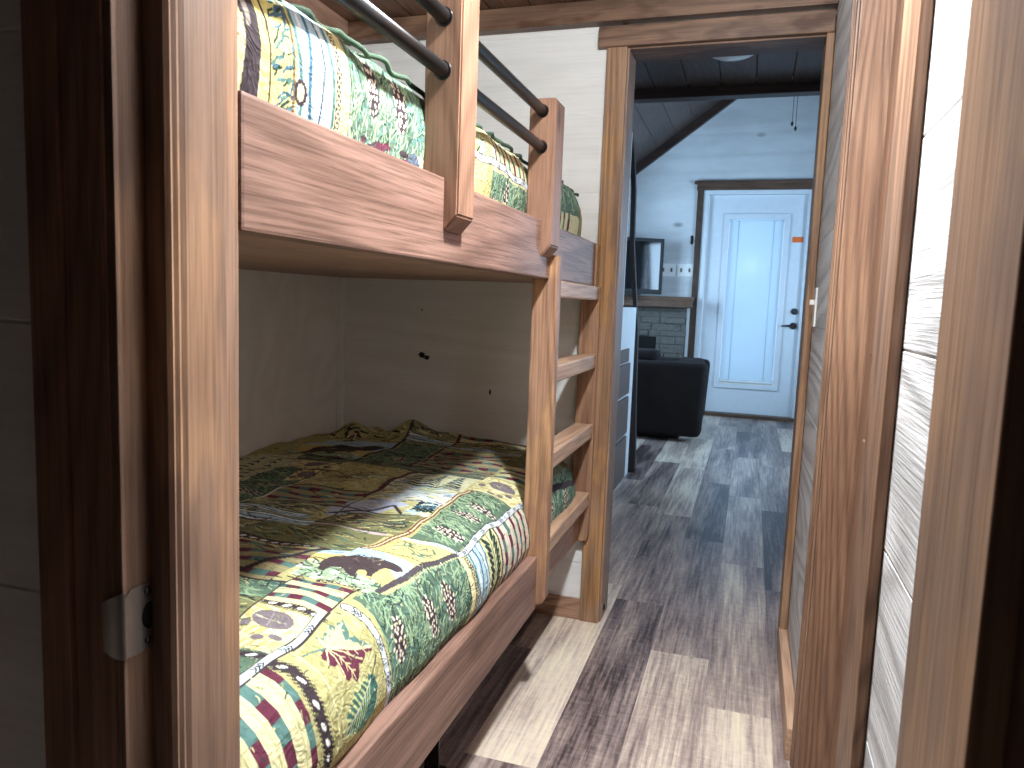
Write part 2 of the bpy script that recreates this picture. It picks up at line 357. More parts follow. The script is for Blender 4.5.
# near doorway the camera looks through
JL, JR, JY0, JY1 = -0.500, 0.137, 0.490, 0.645
bm = bmesh.new(); boards(bm, 'X', -2.0, JL - 0.02, 0, CZ, 0.512, 0.02, start=0.05); add_box(bm, (-2.0, 0.53, 0), (JL - 0.02, 0.63, CZ))
boards(bm, 'X', JR + 0.02, 1.0, 0, CZ, 0.512, 0.02, start=0.05); add_box(bm, (JR + 0.02, 0.53, 0), (1.0, 0.63, CZ))
add_box(bm, (JL - 0.02, 0.512, 1.97), (JR + 0.02, 0.63, CZ)); struct('wall_front', bm, wWhiteX)
t = frame_thing('door_3')
bm = bmesh.new(); add_box(bm, (JL - 0.02, JY0, 0), (JL, JY1, 1.95), 0.002); jl = obj('jamb', bm, wJamb, t)
bm = bmesh.new(); add_box(bm, (JR, 0.475, 0), (JR + 0.02, JY1, 1.95), 0.002)
obj('jamb', bm, wJamb, t)
bm = bmesh.new(); add_box(bm, (JL, JY0, 1.93), (JR, JY1, 1.95), 0.002); obj('jamb', bm, wX, t)
bm = bmesh.new()
add_prism(bm, [(JL, 0.522), (JL + 0.021, 0.522), (JL + 0.024, 0.526), (JL + 0.022, 0.530), (JL + 0.024, 0.534), (JL + 0.0225, 0.538), (JL + 0.0245, 0.543), (JL + 0.0245, 0.594), (JL + 0.020, 0.598), (JL, 0.598)], 'Z', 0, 1.93)
obj('door_stop', bm, wJamb, t)
wCasNear = wDarkNear = wood('near_casing_pine', 'Z', (176, 134, 112), (150, 112, 92), (104, 74, 60), contrast=0.4)
bm = bmesh.new(); add_box(bm, (JL - 0.085, 0.487, 0), (JL - 0.008, 0.511, 1.99), 0.004); add_box(bm, (JL - 0.085, 0.481, 0), (JL - 0.05, 0.490, 1.99), 0.003); obj('casing', bm, wCasNear, t)
bm = bmesh.new(); add_box(bm, (JR + 0.008, 0.480, 0), (JR + 0.085, 0.511, 1.99), 0.004); obj('casing', bm, wCasNear, t)
bm = bmesh.new(); add_box(bm, (JL - 0.085, 0.487, 1.94), (JR + 0.085, 0.511, 2.02), 0.004); obj('casing', bm, wCasNear, t)
# strike plate on the left jamb
def strike():
    bm = bmesh.new(); zc = 0.808; x = JL + 0.0015
    # plate with a round latch hole: strip of quads around the hole, body from y .492 to .522
    n = 24; cy, rz, ry = 0.518, 0.0125, 0.009; out = []; inn = []
    def outer(a):
        c, s = math.cos(a), math.sin(a); y0, y1, z0, z1 = 0.491 - cy, 0.5215 - cy, -0.031, 0.031
        tt = min([v for v in ((y1 / c if c > 1e-6 else 9), (y0 / c if c < -1e-6 else 9), (z1 / s if s > 1e-6 else 9), (z0 / s if s < -1e-6 else 9))]); return (cy + c * tt, zc + s * tt)
    for k in range(n):
        a = 2 * math.pi * k / n + 0.05; oy, oz = outer(a); out.append((oy, oz)); inn.append((min(cy + ry * math.cos(a), 0.5212), zc + rz * math.sin(a)))
    vo = [bm.verts.new((x, y, z)) for y, z in out]; vi = [bm.verts.new((x, y, z)) for y, z in inn]
    vb = [bm.verts.new((x - 0.0012, y, z)) for y, z in out]
    for k in range(n):
        j = (k + 1) % n; bm.faces.new((vo[k], vo[j], vi[j], vi[k])); bm.faces.new((vo[k], vb[k], vb[j], vo[j]))
    # curved lip wrapping round the jamb edge towards the casing
    prof = [(x, 0.491), (x - 0.001, 0.488), (x - 0.004, 0.485), (x - 0.010, 0.4835), (x - 0.017, 0.483)]
    zs = [-0.031, -0.022, -0.010, 0, 0.010, 0.022, 0.031]
    def zf(i, z): return z * (1 - 0.30 * (i / 4) ** 2)
    grid = [[bm.verts.new((p[0], p[1], zc + zf(i, z))) for z in zs] for i, p in enumerate(prof)]
    for i in range(4):
        for j in range(6): bm.faces.new((grid[i][j], grid[i + 1][j], grid[i + 1][j + 1], grid[i][j + 1])).smooth = True
    sp = obj('strike_plate', bm, mMetal, t)
    for dz in (0.023, -0.023):
        bm = bmesh.new(); add_ball(bm, (x + 0.0004, 0.5155, zc + dz), 0.0038, (0.35, 1, 1)); obj('screw', bm, mDarkMetal, sp)
    bm = bmesh.new(); add_box(bm, (JL - 0.001, 0.5085, zc - 0.0125), (JL + 0.0008, 0.5212, zc + 0.0125)); obj('latch_hole', bm, mHole, sp)
strike()

# the camera's room: unseen walls added in dark wood to keep it dark
bm = bmesh.new(); add_box(bm, (-2.1, -1.7, 0), (1.1, -1.6, CZ)); add_box(bm, (-2.1, -1.6, 0), (-2.0, 0.512, CZ)); add_box(bm, (1.0, -1.6, 0), (1.1, 0.6, CZ)); struct('wall_behind_camera', bm, wDarkZ)

# ---- the living room beyond
FY = 8.0; XW0, XW1 = -1.9, 1.8; RX = 0.50; SL = 0.75; EZ = 3.17 - SL * (-0.45 + 1.9)
def roofz(x): return EZ + SL * (x - XW0) if x < RX else EZ + SL * (RX - XW0) - SL * (x - RX)
bm = bmesh.new()
DX0, DX1, DZ1 = -0.565, 0.505, 2.31
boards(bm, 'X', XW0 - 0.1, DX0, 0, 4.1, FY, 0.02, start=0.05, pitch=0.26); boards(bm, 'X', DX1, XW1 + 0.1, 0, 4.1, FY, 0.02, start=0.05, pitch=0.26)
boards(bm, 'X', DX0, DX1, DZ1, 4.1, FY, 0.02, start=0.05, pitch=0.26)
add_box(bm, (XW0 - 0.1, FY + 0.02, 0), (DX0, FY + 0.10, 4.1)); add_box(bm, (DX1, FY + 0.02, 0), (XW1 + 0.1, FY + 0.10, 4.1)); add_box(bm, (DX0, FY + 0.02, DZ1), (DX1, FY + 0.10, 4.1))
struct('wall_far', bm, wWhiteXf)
def side_wall(name, x, th, wy0, wy1, wz0, wz1, y0, top=2.2):
    bm = bmesh.new(); s = math.copysign(0.1, th)
    for a, b, c, d in ((y0, wy0, 0, top), (wy1, FY + 0.1, 0, top), (wy0, wy1, 0, wz0), (wy0, wy1, wz1, top)):
        add_box(bm, (x, a, c), (x + s, b, d))
    struct(name, bm, wWhiteY)
side_wall('wall_living_left', XW0, -1, 6.0, 7.2, 1.0, 2.0, 2.6)
side_wall('wall_living_right', XW1, 1, 5.1, 6.7, 0.95, 2.05, -1.7, 3.1)
def window(name, x, y0, y1, z0, z1, s):
    t = frame_thing(name)
    bm = bmesh.new()
    for a, b in (((x, y0 - 0.05, z0 - 0.05), (x + s * 0.03, y0, z1 + 0.05)), ((x, y1, z0 - 0.05), (x + s * 0.03, y1 + 0.05, z1 + 0.05)), ((x, y0, z0 - 0.05), (x + s * 0.03, y1, z0)), ((x, y0, z1), (x + s * 0.03, y1, z1 + 0.05)), ((x - s * 0.04, (y0 + y1) / 2 - 0.015, z0), (x - s * 0.02, (y0 + y1) / 2 + 0.015, z1))): add_box(bm, a, b, 0.003)
    obj('window_frame', bm, wDarkZ, t); bm = bmesh.new(); add_box(bm, (x - s * 0.05, y0, z0), (x - s * 0.045, y1, z1)); obj('pane', bm, mGlass, t)
window('window_1', XW1, 5.1, 6.7, 0.95, 2.05, -1)
bm = bmesh.new(); z = 0.98
while z < 2.04: add_box(bm, (XW1 + 0.012, 5.11, z), (XW1 + 0.03, 6.69, z + 0.004)); z += 0.045
tag(obj('window_blind', bm, mPlate), 'white open slat blind on the living room side window', 'blind')
window('window_2', XW0, 6.0, 7.2, 1.0, 2.0, 1)
# wall between the low end and the kitchen / closing partitions
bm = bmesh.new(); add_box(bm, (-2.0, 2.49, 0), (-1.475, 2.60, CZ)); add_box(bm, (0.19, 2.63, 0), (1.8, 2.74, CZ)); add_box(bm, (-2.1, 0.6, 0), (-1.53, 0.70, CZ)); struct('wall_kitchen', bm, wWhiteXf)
# loft front above the beam
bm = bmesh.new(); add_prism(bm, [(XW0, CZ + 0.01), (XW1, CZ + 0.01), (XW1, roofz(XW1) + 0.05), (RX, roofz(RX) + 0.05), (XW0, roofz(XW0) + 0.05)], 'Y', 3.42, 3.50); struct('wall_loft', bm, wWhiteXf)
# sloped plank ceilings
for nm, xa, xb in (('ceiling_slope_left', XW0 - 0.15, RX), ('ceiling_slope_right', RX, XW1 + 0.15)):
    bm = bmesh.new(); k = 0; n = 15
    def zz(x): return EZ + SL * (x - XW0) if xb <= RX else EZ + SL * (RX - XW0) - SL * (x - RX)
    for i in range(n):
        a = xa + (xb - xa) * i / n + 0.002; b = xa + (xb - xa) * (i + 1) / n - 0.002
        add_prism(bm, [(a, zz(a)), (b, zz(b)), (b, zz(b) + 0.03), (a, zz(a) + 0.03)], 'Y', 3.35, FY + 0.1)
    add_prism(bm, [(xa, zz(xa) + 0.01), (xb, zz(xb) + 0.01), (xb, zz(xb) + 0.09), (xa, zz(xa) + 0.09)], 'Y', 3.35, FY + 0.1)
    struct(nm, bm, wVault)
bm = bmesh.new(); add_box(bm, (-1.9, 3.46, 2.024), (1.8, 3.53, CZ + 0.06), 0.004); struct('trim_3', bm, wDark)
for nm, s in (('trim_4', -1), ('trim_5', 1)):
    bm = bmesh.new(); xe = XW0 if s < 0 else XW1
    add_prism(bm, [(xe, roofz(xe)), (RX, roofz(RX)), (RX, roofz(RX) - 0.10), (xe, roofz(xe) - 0.10)], 'Y', FY - 0.06, FY - 0.001); struct(nm, bm, wDark)
# ground outside
bm = bmesh.new(); add_box(bm, (-8, 8.2, -0.4), (8, 16, -0.3)); struct('ground', bm, plain('gravel', (150, 150, 140), 0.9))

# exterior door
t = frame_thing('door_4')
cx0, cx1, cz1 = -0.61, 0.55, 2.315
bm = bmesh.new(); add_box(bm, (cx0, FY - 0.025, 0), (cx0 + 0.062, FY - 0.001, cz1), 0.003); obj('casing', bm, wDarkZ, t)
bm = bmesh.new(); add_box(bm, (cx1 - 0.062, FY - 0.025, 0), (cx1, FY - 0.001, cz1), 0.003); obj('casing', bm, wDarkZ, t)
bm = bmesh.new(); add_box(bm, (cx0 - 0.01, FY - 0.028, 2.305), (cx1 + 0.01, FY - 0.001, 2.37), 0.003); add_box(bm, (cx0 - 0.035, FY - 0.045, 2.365), (cx1 + 0.035, FY - 0.001, 2.395), 0.003); obj('casing', bm, wMantel, t)
bm = bmesh.new(); add_box(bm, (-0.548, FY - 0.01, 0), (-0.495, FY + 0.09, 2.305), 0.003); add_box(bm, (0.455, FY - 0.01, 0), (0.49, FY + 0.09, 2.305), 0.003); add_box(bm, (-0.495, FY - 0.01, 2.265), (0.455, FY + 0.09, 2.305), 0.003); obj('frame', bm, mDoorWhite, t)
bm = bmesh.new(); add_box(bm, (-0.548, FY - 0.05, 0.0), (0.49, FY + 0.10, 0.035), 0.004); obj('threshold', bm, wMantel, t)
gx0, gx1, gz0, gz1 = -0.285, 0.255, 0.34, 2.03; sy0, sy1 = FY + 0.035, FY + 0.08
bm = bmesh.new()
for a, b in (((-0.490, 0.04), (gx0, 2.262)), ((gx1, 0.04), (0.452, 2.262)), ((gx0, 0.04), (gx1, gz0)), ((gx0, gz1), (gx1, 2.262))): add_box(bm, (a[0], sy0, a[1]), (b[0], sy1, b[1]), 0.0)
slab = obj('door_panel', bm, mDoorWhite, t)
bm = bmesh.new(); w = 0.045
for a, b in (((gx0 - w, gz0 - w), (gx0 + 0.006, gz1 + w)), ((gx1 - 0.006, gz0 - w), (gx1 + w, gz1 + w)), ((gx0, gz0 - w), (gx1, gz0 + 0.006)), ((gx0, gz1 - 0.006), (gx1, gz1 + w))): add_box(bm, (a[0], sy0 - 0.016, a[1]), (b[0], sy0 + 0.001, b[1]), 0.005)
obj('glazing_frame', bm, mDoorWhite, slab)
bm = bmesh.new(); add_box(bm, (gx0, sy0 + 0.008, gz0), (gx1, sy0 + 0.012, gz1)); obj('glass_pane', bm, mGlass, slab)
bm = bmesh.new(); z = gz0 + 0.045
while z < gz1 - 0.03:
    add_prism(bm, [(sy0 + 0.018, z + 0.019), (sy0 + 0.0195, z + 0.0195), (sy0 + 0.0265, z), (sy0 + 0.025, z - 0.0005)], 'X', gx0 + 0.008, gx1 - 0.008); z += 0.0165
add_box(bm, (gx0 + 0.006, sy0 + 0.014, gz1 - 0.03), (gx1 - 0.006, sy0 + 0.03, gz1 - 0.004), 0.002); add_box(bm, (gx0 + 0.006, sy0 + 0.016, gz0 + 0.026), (gx1 - 0.006, sy0 + 0.028, gz0 + 0.038), 0.002)
blind = obj('blind', bm, mBlind, slab)
for x in (gx0 + 0.10, gx1 - 0.10):
    bm = bmesh.new(); add_tube(bm, [(x, sy0 + 0.016, gz0 + 0.03), (x, sy0 + 0.016, gz1 - 0.02)], 0.003, 6); obj('cord', bm, mBlind, slab)
bm = bmesh.new(); add_tube(bm, [(0.405, sy0 + 0.001, 0.965), (0.405, sy0 - 0.012, 0.965)], 0.034, 20); add_tube(bm, [(0.405, sy0 - 0.012, 0.965), (0.405, sy0 - 0.05, 0.965)], 0.012, 12)
add_tube(bm, [(0.405, sy0 - 0.045, 0.965), (0.37, sy0 - 0.052, 0.966), (0.29, sy0 - 0.048, 0.962)], [0.011, 0.010, 0.008], 10); obj('lever_handle', bm, mDarkMetal, slab)
bm = bmesh.new(); add_tube(bm, [(0.405, sy0 + 0.001, 1.11), (0.405, sy0 - 0.02, 1.11)], [0.033, 0.028], 20); add_box(bm, (0.400, sy0 - 0.035, 1.095), (0.410, sy0 - 0.02, 1.125), 0.002); obj('deadbolt', bm, mDarkMetal, slab)
tag(box('notice_sticker', (0.335, sy0 - 0.003, 1.795), (0.435, sy0 - 0.0005, 1.85), mOrange, None, 0.0), 'small orange notice sticker on the white exterior door beside its glass', 'sticker')

# ------------------------------------------------------------------ bunk bed
XB = -0.497
bed = thing('bunk_bed', 'built-in stained pine bunk bed with guard posts, pipe rails and ladder against the white wall', 'bunk bed', (-0.95, 1.56, 0))
box('side_rail', (XB - 0.038, 0.6455, 1.162), (XB, 2.466, 1.300), wRail, bed, 0.004)
box('side_rail', (XB - 0.040, 0.6455, 0.287), (XB, 1.852, 0.432), wRail, bed, 0.005)
box('side_rail', (XB - 0.052, 1.889, 0.300), (XB - 0.018, 2.466, 0.415), wY, bed, 0.003, 'shaded rail piece behind the bottom ladder rung')
bm = bmesh.new(); add_box(bm, (-1.472, 0.648, 1.168), (XB - 0.039, 2.484, 1.19), 0.0); obj('bunk_deck', bm, wY, bed)
bm = bmesh.new(); add_box(bm, (-1.472, 0.648, 0.33), (XB - 0.053, 2.484, 0.352), 0.0); obj('bunk_deck', bm, wY, bed)
GX0, GX1 = -0.537, -0.472
for y0, y1, zt in ((1.160, 1.236, 1.86), (1.757, 1.842, 1.583)):
    bm = bmesh.new(); add_prism(bm, [(GX0, 1.212), (XB + 0.001, 1.212), (GX1, 1.239), (GX1, zt), (GX0, zt)], 'Y', y0, y1)
    bmesh.ops.bevel(bm, geom=list(bm.edges), offset=0.003, segments=2, affect='EDGES'); obj('guard_post', bm, wG, bed)
for z in (1.470, 1.553):
    tube('guard_bar', [(-0.505, 0.647, z), (-0.505, 1.80, z)], 0.0122, mBlack, bed, 18, 'black pipe guard bar')
    for y in (1.157, 1.754): tube('pipe_collar', [(-0.505, y, z), (-0.505, y + 0.006, z)], 0.0155, mBlack, bed, 18)
def stile(y0, y1, x0, x1, z0, z1):
    bm = bmesh.new(); add_prism(bm, [(x0, z1), (x1, z1), (x1, z0 + 0.02), (x1 - 0.008, z0 + 0.004), (x1 - 0.02, z0), (x0, z0)], 'Y', y0, y1)
    bmesh.ops.bevel(bm, geom=[e for e in bm.edges if abs((e.verts[0].co - e.verts[1].co).y) < 1e-4], offset=0.0025, segments=2, affect='EDGES')
    obj('ladder_stile', bm, wZ, bed)
stile(1.853, 1.889, -0.541, -0.474, 0.297, 1.222)
stile(2.448, 2.466, -0.546, -0.481, 0.292, 1.160)
for zt, h in ((1.161, 0.045), (0.937, 0.046), (0.702, 0.046), (0.467, 0.046)):
    box('rung', (-0.546, 1.889, zt - h), (-0.483, 2.448, zt), wRung, bed, 0.005)
box('end_trim', (XB - 0.002, 2.42, 1.162), (XB + 0.006, 2.466, 1.300), wZ, bed, 0.002)
for y in (0.80, 1.49):
    bm = bmesh.new(); add_box(bm, (-0.650, y, 0.0), (-0.615, y + 0.005, 0.33)); add_box(bm, (-0.650, y, 0.0), (-0.646, y + 0.04, 0.33)); add_box(bm, (-0.655, y - 0.01, 0), (-0.612, y + 0.045, 0.006)); obj('leg', bm, mBlack, bed, 'black angle-iron leg')

# ------------------------------------------------------------------ quilts
class Print:
    """a printed cloth: Y along the bed, S the distance up the side and in over the top; colour per vertex"""
    def __init__(s, Y, S, base):
        s.Y = Y; s.S = S; s.c = np.empty((len(Y), 3)); s.c[:] = base; s.r = np.random.RandomState(11)
    def sel(s, y0, y1, s0, s1): return np.nonzero((s.Y >= y0) & (s.Y <= y1) & (s.S >= s0) & (s.S <= s1))[0]
    def rect(s, y0, y1, s0, s1, col): s.c[s.sel(y0, y1, s0, s1)] = col
    def poly(s, pts, col, base=None):
        p = np.array(pts); i = s.sel(p[:, 0].min(), p[:, 0].max(), p[:, 1].min(), p[:, 1].max())
        if len(i) == 0: return
        y, q = s.Y[i], s.S[i]; ins = np.zeros(len(i), bool); n = len(p)
        for k in range(n):
            (ya, sa), (yb, sb) = p[k], p[(k + 1) % n]
            if sa == sb: continue
            cr = ((sa > q) != (sb > q)) & (y < (yb - ya) * (q - sa) / (sb - sa) + ya); ins ^= cr
        s.c[i[ins]] = col
    def line(s, pts, w, col, w1=None, rough=0.0):
        for (a, b), k in zip(zip(pts, pts[1:]), range(len(pts))):
            wa = w if w1 is None else w + (w1 - w) * k / max(1, len(pts) - 1)
            m = wa / 2 + rough + 1e-4; i = s.sel(min(a[0], b[0]) - m, max(a[0], b[0]) + m, min(a[1], b[1]) - m, max(a[1], b[1]) + m)
            if len(i) == 0: continue
            y, q = s.Y[i], s.S[i]; dy, ds = b[0] - a[0], b[1] - a[1]; L = dy * dy + ds * ds + 1e-12
            t = np.clip(((y - a[0]) * dy + (q - a[1]) * ds) / L, 0, 1); d = np.hypot(y - a[0] - t * dy, q - a[1] - t * ds)
            s.c[i[d < wa / 2 + (rough * np.sin(900 * (y + q)) if rough else 0)]] = col
    def ell(s, cy, cs, ry, rs, col, ang=0.0):
        m = max(ry, rs); i = s.sel(cy - m, cy + m, cs - m, cs + m)
        if len(i) == 0: return
        y, q = s.Y[i] - cy, s.S[i] - cs; c, n = math.cos(ang), math.sin(ang)
        s.c[i[((y * c + q * n) / ry) ** 2 + ((-y * n + q * c) / rs) ** 2 < 1]] = col
def C(r, g, b): return np.array(srgb(r, g, b)[:3])
CREAM, TAN, OLIVE = C(218, 212, 164), C(182, 176, 124), C(136, 138, 92)
GRN, LGRN, DGRN = C(90, 112, 94), C(156, 178, 146), C(40, 62, 54)
TEAL, MAR, DARK, SKY, WHITE, GOLD = C(88, 122, 116), C(98, 46, 64), C(62, 52, 56), C(176, 206, 222), C(232, 232, 228), C(196, 178, 116)
BLUE, PALE = C(70, 104, 124), C(220, 220, 200)
def p_plaid(q, y0, y1, s0, s1, across, pitch=0.046, bg=CREAM, blk=0.032, off=0.0):
    q.rect(y0, y1, s0, s1, bg)
    r0, r1 = (y0, y1) if across else (s0, s1); u0, u1 = (s0, s1) if across else (y0, y1); a = r0 + pitch * 0.35 + off; n = 0
    while a < r1:
        u = u0; k = n
        while u < u1:
            e = min(a + pitch * 0.42, r1); v = min(u + blk, u1); col = (MAR, TEAL)[k % 2]
            if across: q.rect(a, e, u, v, col)
            else: q.rect(u, v, a, e, col)
            u += blk; k += 1
        m = min(a + pitch * 0.8, r1 - 0.001)
        if across: q.line([(m, u0), (m, u1)], 0.002, TAN)
        else: q.line([(u0, m), (u1, m)], 0.002, TAN)
        a += pitch; n += 1
def strokes(q, y0, y1, s0, s1, n, cols, L=0.03, w=0.0022, ang=None, spread=0.5):
    for _ in range(n):
        y, s_ = q.r.uniform(y0, y1), q.r.uniform(s0, s1); a = (q.r.uniform(0, 3.14) if ang is None else ang + q.r.normal(0, spread)); l = L * q.r.uniform(0.4, 1)
        b = (min(max(y + math.cos(a) * l, y0), y1), min(max(s_ + math.sin(a) * l, s0), s1)); m = ((y + b[0]) / 2 + q.r.normal(0, l * .08), (s_ + b[1]) / 2 + q.r.normal(0, l * .08))
        q.line([(y, s_), m, b], w * q.r.uniform(0.7, 1.4), cols[q.r.randint(len(cols))])
def cone(q, y, s, L=0.045, W=0.02, ang=1.57):
    c, n = math.cos(ang), math.sin(ang); q.ell(y, s, L, W, DARK, ang); rows = max(5, int(2 * L / 0.0088))
    for i in range(rows):
        t = (i + 0.5) / rows * 2 - 1; hw = W * math.sqrt(max(0, 1 - t * t)) * 0.95; m = max(1, int(2 * hw / 0.0105))
        for j in range(m + 1):
            o = ((j + (i % 2) * 0.5) / max(m, 1) * 2 - 1) * hw * 0.85 + q.r.uniform(-.003, .003); t += q.r.uniform(-.05, .05)
            q.ell(y + c * t * L - n * o, s + n * t * L + c * o, 0.0042, 0.0026, C(226, 214, 196), ang + q.r.uniform(0.2, 0.9) * (1 if j % 2 else -1))
def p_pine(q, y0, y1, s0, s1, cones):
    q.rect(y0, y1, s0, s1, GRN); A = (y1 - y0) * (s1 - s0)
    strokes(q, y0, y1, s0, s1, int(A * 9000), (LGRN, DGRN, C(130, 160, 124), C(150, 172, 136), TEAL), 0.045, 0.0028, 1.2, 0.5)
    for cy, cs, ang, L in cones:
        cone(q, cy, cs, L, L * 0.42, ang)
        k = [(cy + math.cos(ang) * L, cs + math.sin(ang) * L)]
        for i in range(5): k.append((k[-1][0] + 0.008 * math.cos(ang - i * 0.5), k[-1][1] + 0.008 * math.sin(ang - i * 0.5)))
        q.line(k, 0.003, DARK)
def maple(q, cy, cs, R, ang, half=True):
    tips = [(0, 1.0), (0.35, 0.45), (0.62, 0.86), (1.0, 0.42), (1.3, 0.78), (1.75, 0.36), (2.2, 0.62), (2.7, 0.25), (3.14, 0.30)]
    def pts(sg, k=1.0):
        o = []
        for i, (a, r) in enumerate(tips):
            o.append((cy + R * r * k * math.cos(ang + sg * a), cs + R * r * k * math.sin(ang + sg * a)))
            if i < len(tips) - 1:
                a2, r2 = tips[i + 1]; am, rm = (a * 0.5 + a2 * 0.5), (r + r2) / 2
                o.append((cy + R * (rm + 0.10) * k * math.cos(ang + sg * (am - 0.06)), cs + R * (rm + 0.10) * k * math.sin(ang + sg * (am - 0.06)))); o.append((cy + R * (rm - 0.06) * k * math.cos(ang + sg * am), cs + R * (rm - 0.06) * k * math.sin(ang + sg * am)))
        return o
    q.poly(pts(1) + [(cy, cs)], TEAL); q.poly(pts(1, 0.72) + [(cy, cs)], C(206, 212, 150)); q.poly(pts(-1) + [(cy, cs)], MAR if half else TEAL); 
    if not half: q.poly(pts(-1, 0.72) + [(cy, cs)], C(206, 212, 150))
    for a, r in tips[::2][:4]:
        for sg in (1, -1): q.line([(cy, cs), (cy + R * r * 0.85 * math.cos(ang + sg * a), cs + R * r * 0.85 * math.sin(ang + sg * a))], 0.0026, CREAM)
    q.line([(cy, cs), (cy - R * 0.75 * math.cos(ang + 0.25), cs - R * 0.75 * math.sin(ang + 0.25))], 0.004, DGRN)
def feather(q, a, b, W=0.03):
    a, b = np.array(a), np.array(b); d = b - a; L = np.hypot(*d); d /= L; nrm = np.array((-d[1], d[0])); out = []
    for sg in (1, -1):
        ed = []
        for i in range(9):
            t = i / 8; w = W * math.sin(math.pi * (0.12 + 0.86 * t)) * 0.9
            ed.append(a + d * L * t + nrm * sg * w); ed.append(a + d * L * min(1, t + 0.07) + nrm * sg * w * 0.62)
        out.append(ed)
    q.poly([tuple(p) for p in out[0] + out[1][::-1]], TEAL)
    for i in range(7):
        t = 0.12 + 0.11 * i
        for sg in (1, -1):
            p = a + d * L * t; w = W * math.sin(math.pi * (0.12 + 0.86 * t)); q.line([tuple(p), tuple(p + nrm * sg * w * 0.9 + d * 0.018)], 0.0042, C(214, 220, 160))
    q.line([tuple(a), tuple(b)], 0.0035, PALE)
def p_leaf(q, y0, y1, s0, s1, leaf=True):
    q.rect(y0, y1, s0, s1, TAN); strokes(q, y0, y1, s0, s1, int((y1 - y0) * (s1 - s0) * 4500), (C(172, 166, 110), C(200, 194, 144), C(158, 156, 104), C(190, 184, 130)), 0.035, 0.005, 1.2, 0.5)
def p_ribbon(q, a, b, w=0.016):
    q.line([a, b], w + 0.004, DARK); q.line([a, b], w, C(204, 214, 220)); L = math.hypot(b[0] - a[0], b[1] - a[1]); d = ((b[0] - a[0]) / L, (b[1] - a[1]) / L); n = (-d[1], d[0]); t = 0.02
    while t < L - 0.02:
        for k in range(3):
            p = (a[0] + d[0] * (t + k * 0.007), a[1] + d[1] * (t + k * 0.007))
            for sg in (1, -1): q.line([p, (p[0] - d[0] * 0.006 + n[0] * sg * w * 0.32, p[1] - d[1] * 0.006 + n[1] * sg * w * 0.32)], 0.0024, DARK)
        t += 0.062
def p_vine(q, pts, w=0.02):
    q.line(pts, w, DARK, rough=0.003)
    for a, b in zip(pts, pts[1:]):
        L = math.hypot(b[0] - a[0], b[1] - a[1]); m = max(1, int(L / 0.022)); an = math.atan2(b[1] - a[1], b[0] - a[0])
        for i in range(m):
            t = (i + 0.5) / m; q.ell(a[0] + (b[0] - a[0]) * t, a[1] + (b[1] - a[1]) * t, 0.008, 0.0032, WHITE, an + 0.35)
def p_chain(q, a, b, w=0.016):
    q.line([a, b], w, DARK); L = math.hypot(b[0] - a[0], b[1] - a[1]); m = max(1, int(L / 0.011)); an = math.atan2(b[1] - a[1], b[0] - a[0])
    for i in range(m):
        t = (i + 0.5) / m; c = (a[0] + (b[0] - a[0]) * t, a[1] + (b[1] - a[1]) * t); q.ell(c[0], c[1], 0.005, w * 0.36, CREAM, an); q.ell(c[0], c[1], 0.0028, w * 0.2, DARK, an)
def p_rope(q, a, b):
    q.line([a, b], 0.015, C(120, 60, 60)); q.line([a, b], 0.005, CREAM)
def p_paws(q, y0, y1, s0, s1, big, small):
    q.rect(y0, y1, s0, s1, CREAM); strokes(q, y0, y1, s0, s1, 60, (TAN, GOLD, C(236, 226, 176)), 0.03, 0.006)
    g = C(122, 112, 116); q.ell(*big, g); [q.ell(*e, g) for e in small]
    q.line([(big[0] - big[2] * .7, big[1]), (big[0] + big[2] * .6, big[1] + big[3] * .2)], 0.002, C(160, 152, 150)); q.line([(big[0], big[1] - big[3] * .7), (big[0] - .004, big[1] + big[3] * .8)], 0.002, C(160, 152, 150))
def p_bear(q, y0, y1, s0, s1, flip=False):
    q.rect(y0, y1, s0, s1, SKY); m = (s0 + s1) / 2
    W_, H = y1 - y0, s1 - s0
    # the bear walks along S (towards the edge), its back towards larger Y
    def P(u, v): return (y0 + v * W_, s1 - u * H)
    q.poly([P(0, 0), P(0, .42), P(.25, .62), P(.5, .5), P(.8, .62), P(1, .45), P(1, 0)], C(208, 192, 126)); q.poly([P(0, 0), P(0, .18), P(.4, .24), P(1, .16), P(1, 0)], LGRN)
    strokes(q, y0, y0 + W_ * .22, s0, s1, 40, (GRN, WHITE, DGRN), 0.03, 0.003)
    B = C(72, 60, 62); T = [(1.1, 0.329), (1.127, 0.338), (1.153, 0.337), (1.169, 0.333), (1.196, 0.309), (1.198, 0.283), (1.211, 0.262), (1.219, 0.24), (1.218, 0.222), (1.21, 0.215), (1.192, 0.222), (1.182, 0.24), (1.167, 0.245), (1.145, 0.247), (1.137, 0.245), (1.133, 0.254), (1.145, 0.258), (1.15, 0.266), (1.142, 0.274), (1.122, 0.269), (1.113, 0.261), (1.105, 0.269), (1.116, 0.285), (1.129, 0.296), (1.116, 0.314), (1.097, 0.315)]
    q.poly([(y0 + (a - 1.095) / 0.137 * W_ * .88, s0 + (b - 0.208) / 0.14 * H * .88) for a, b in T], B)
    strokes(q, y0 + W_ * .45, y0 + W_ * .72, s0 + H * .3, s1 - H * .15, 16, (C(120, 104, 98), DARK), 0.02, 0.002)
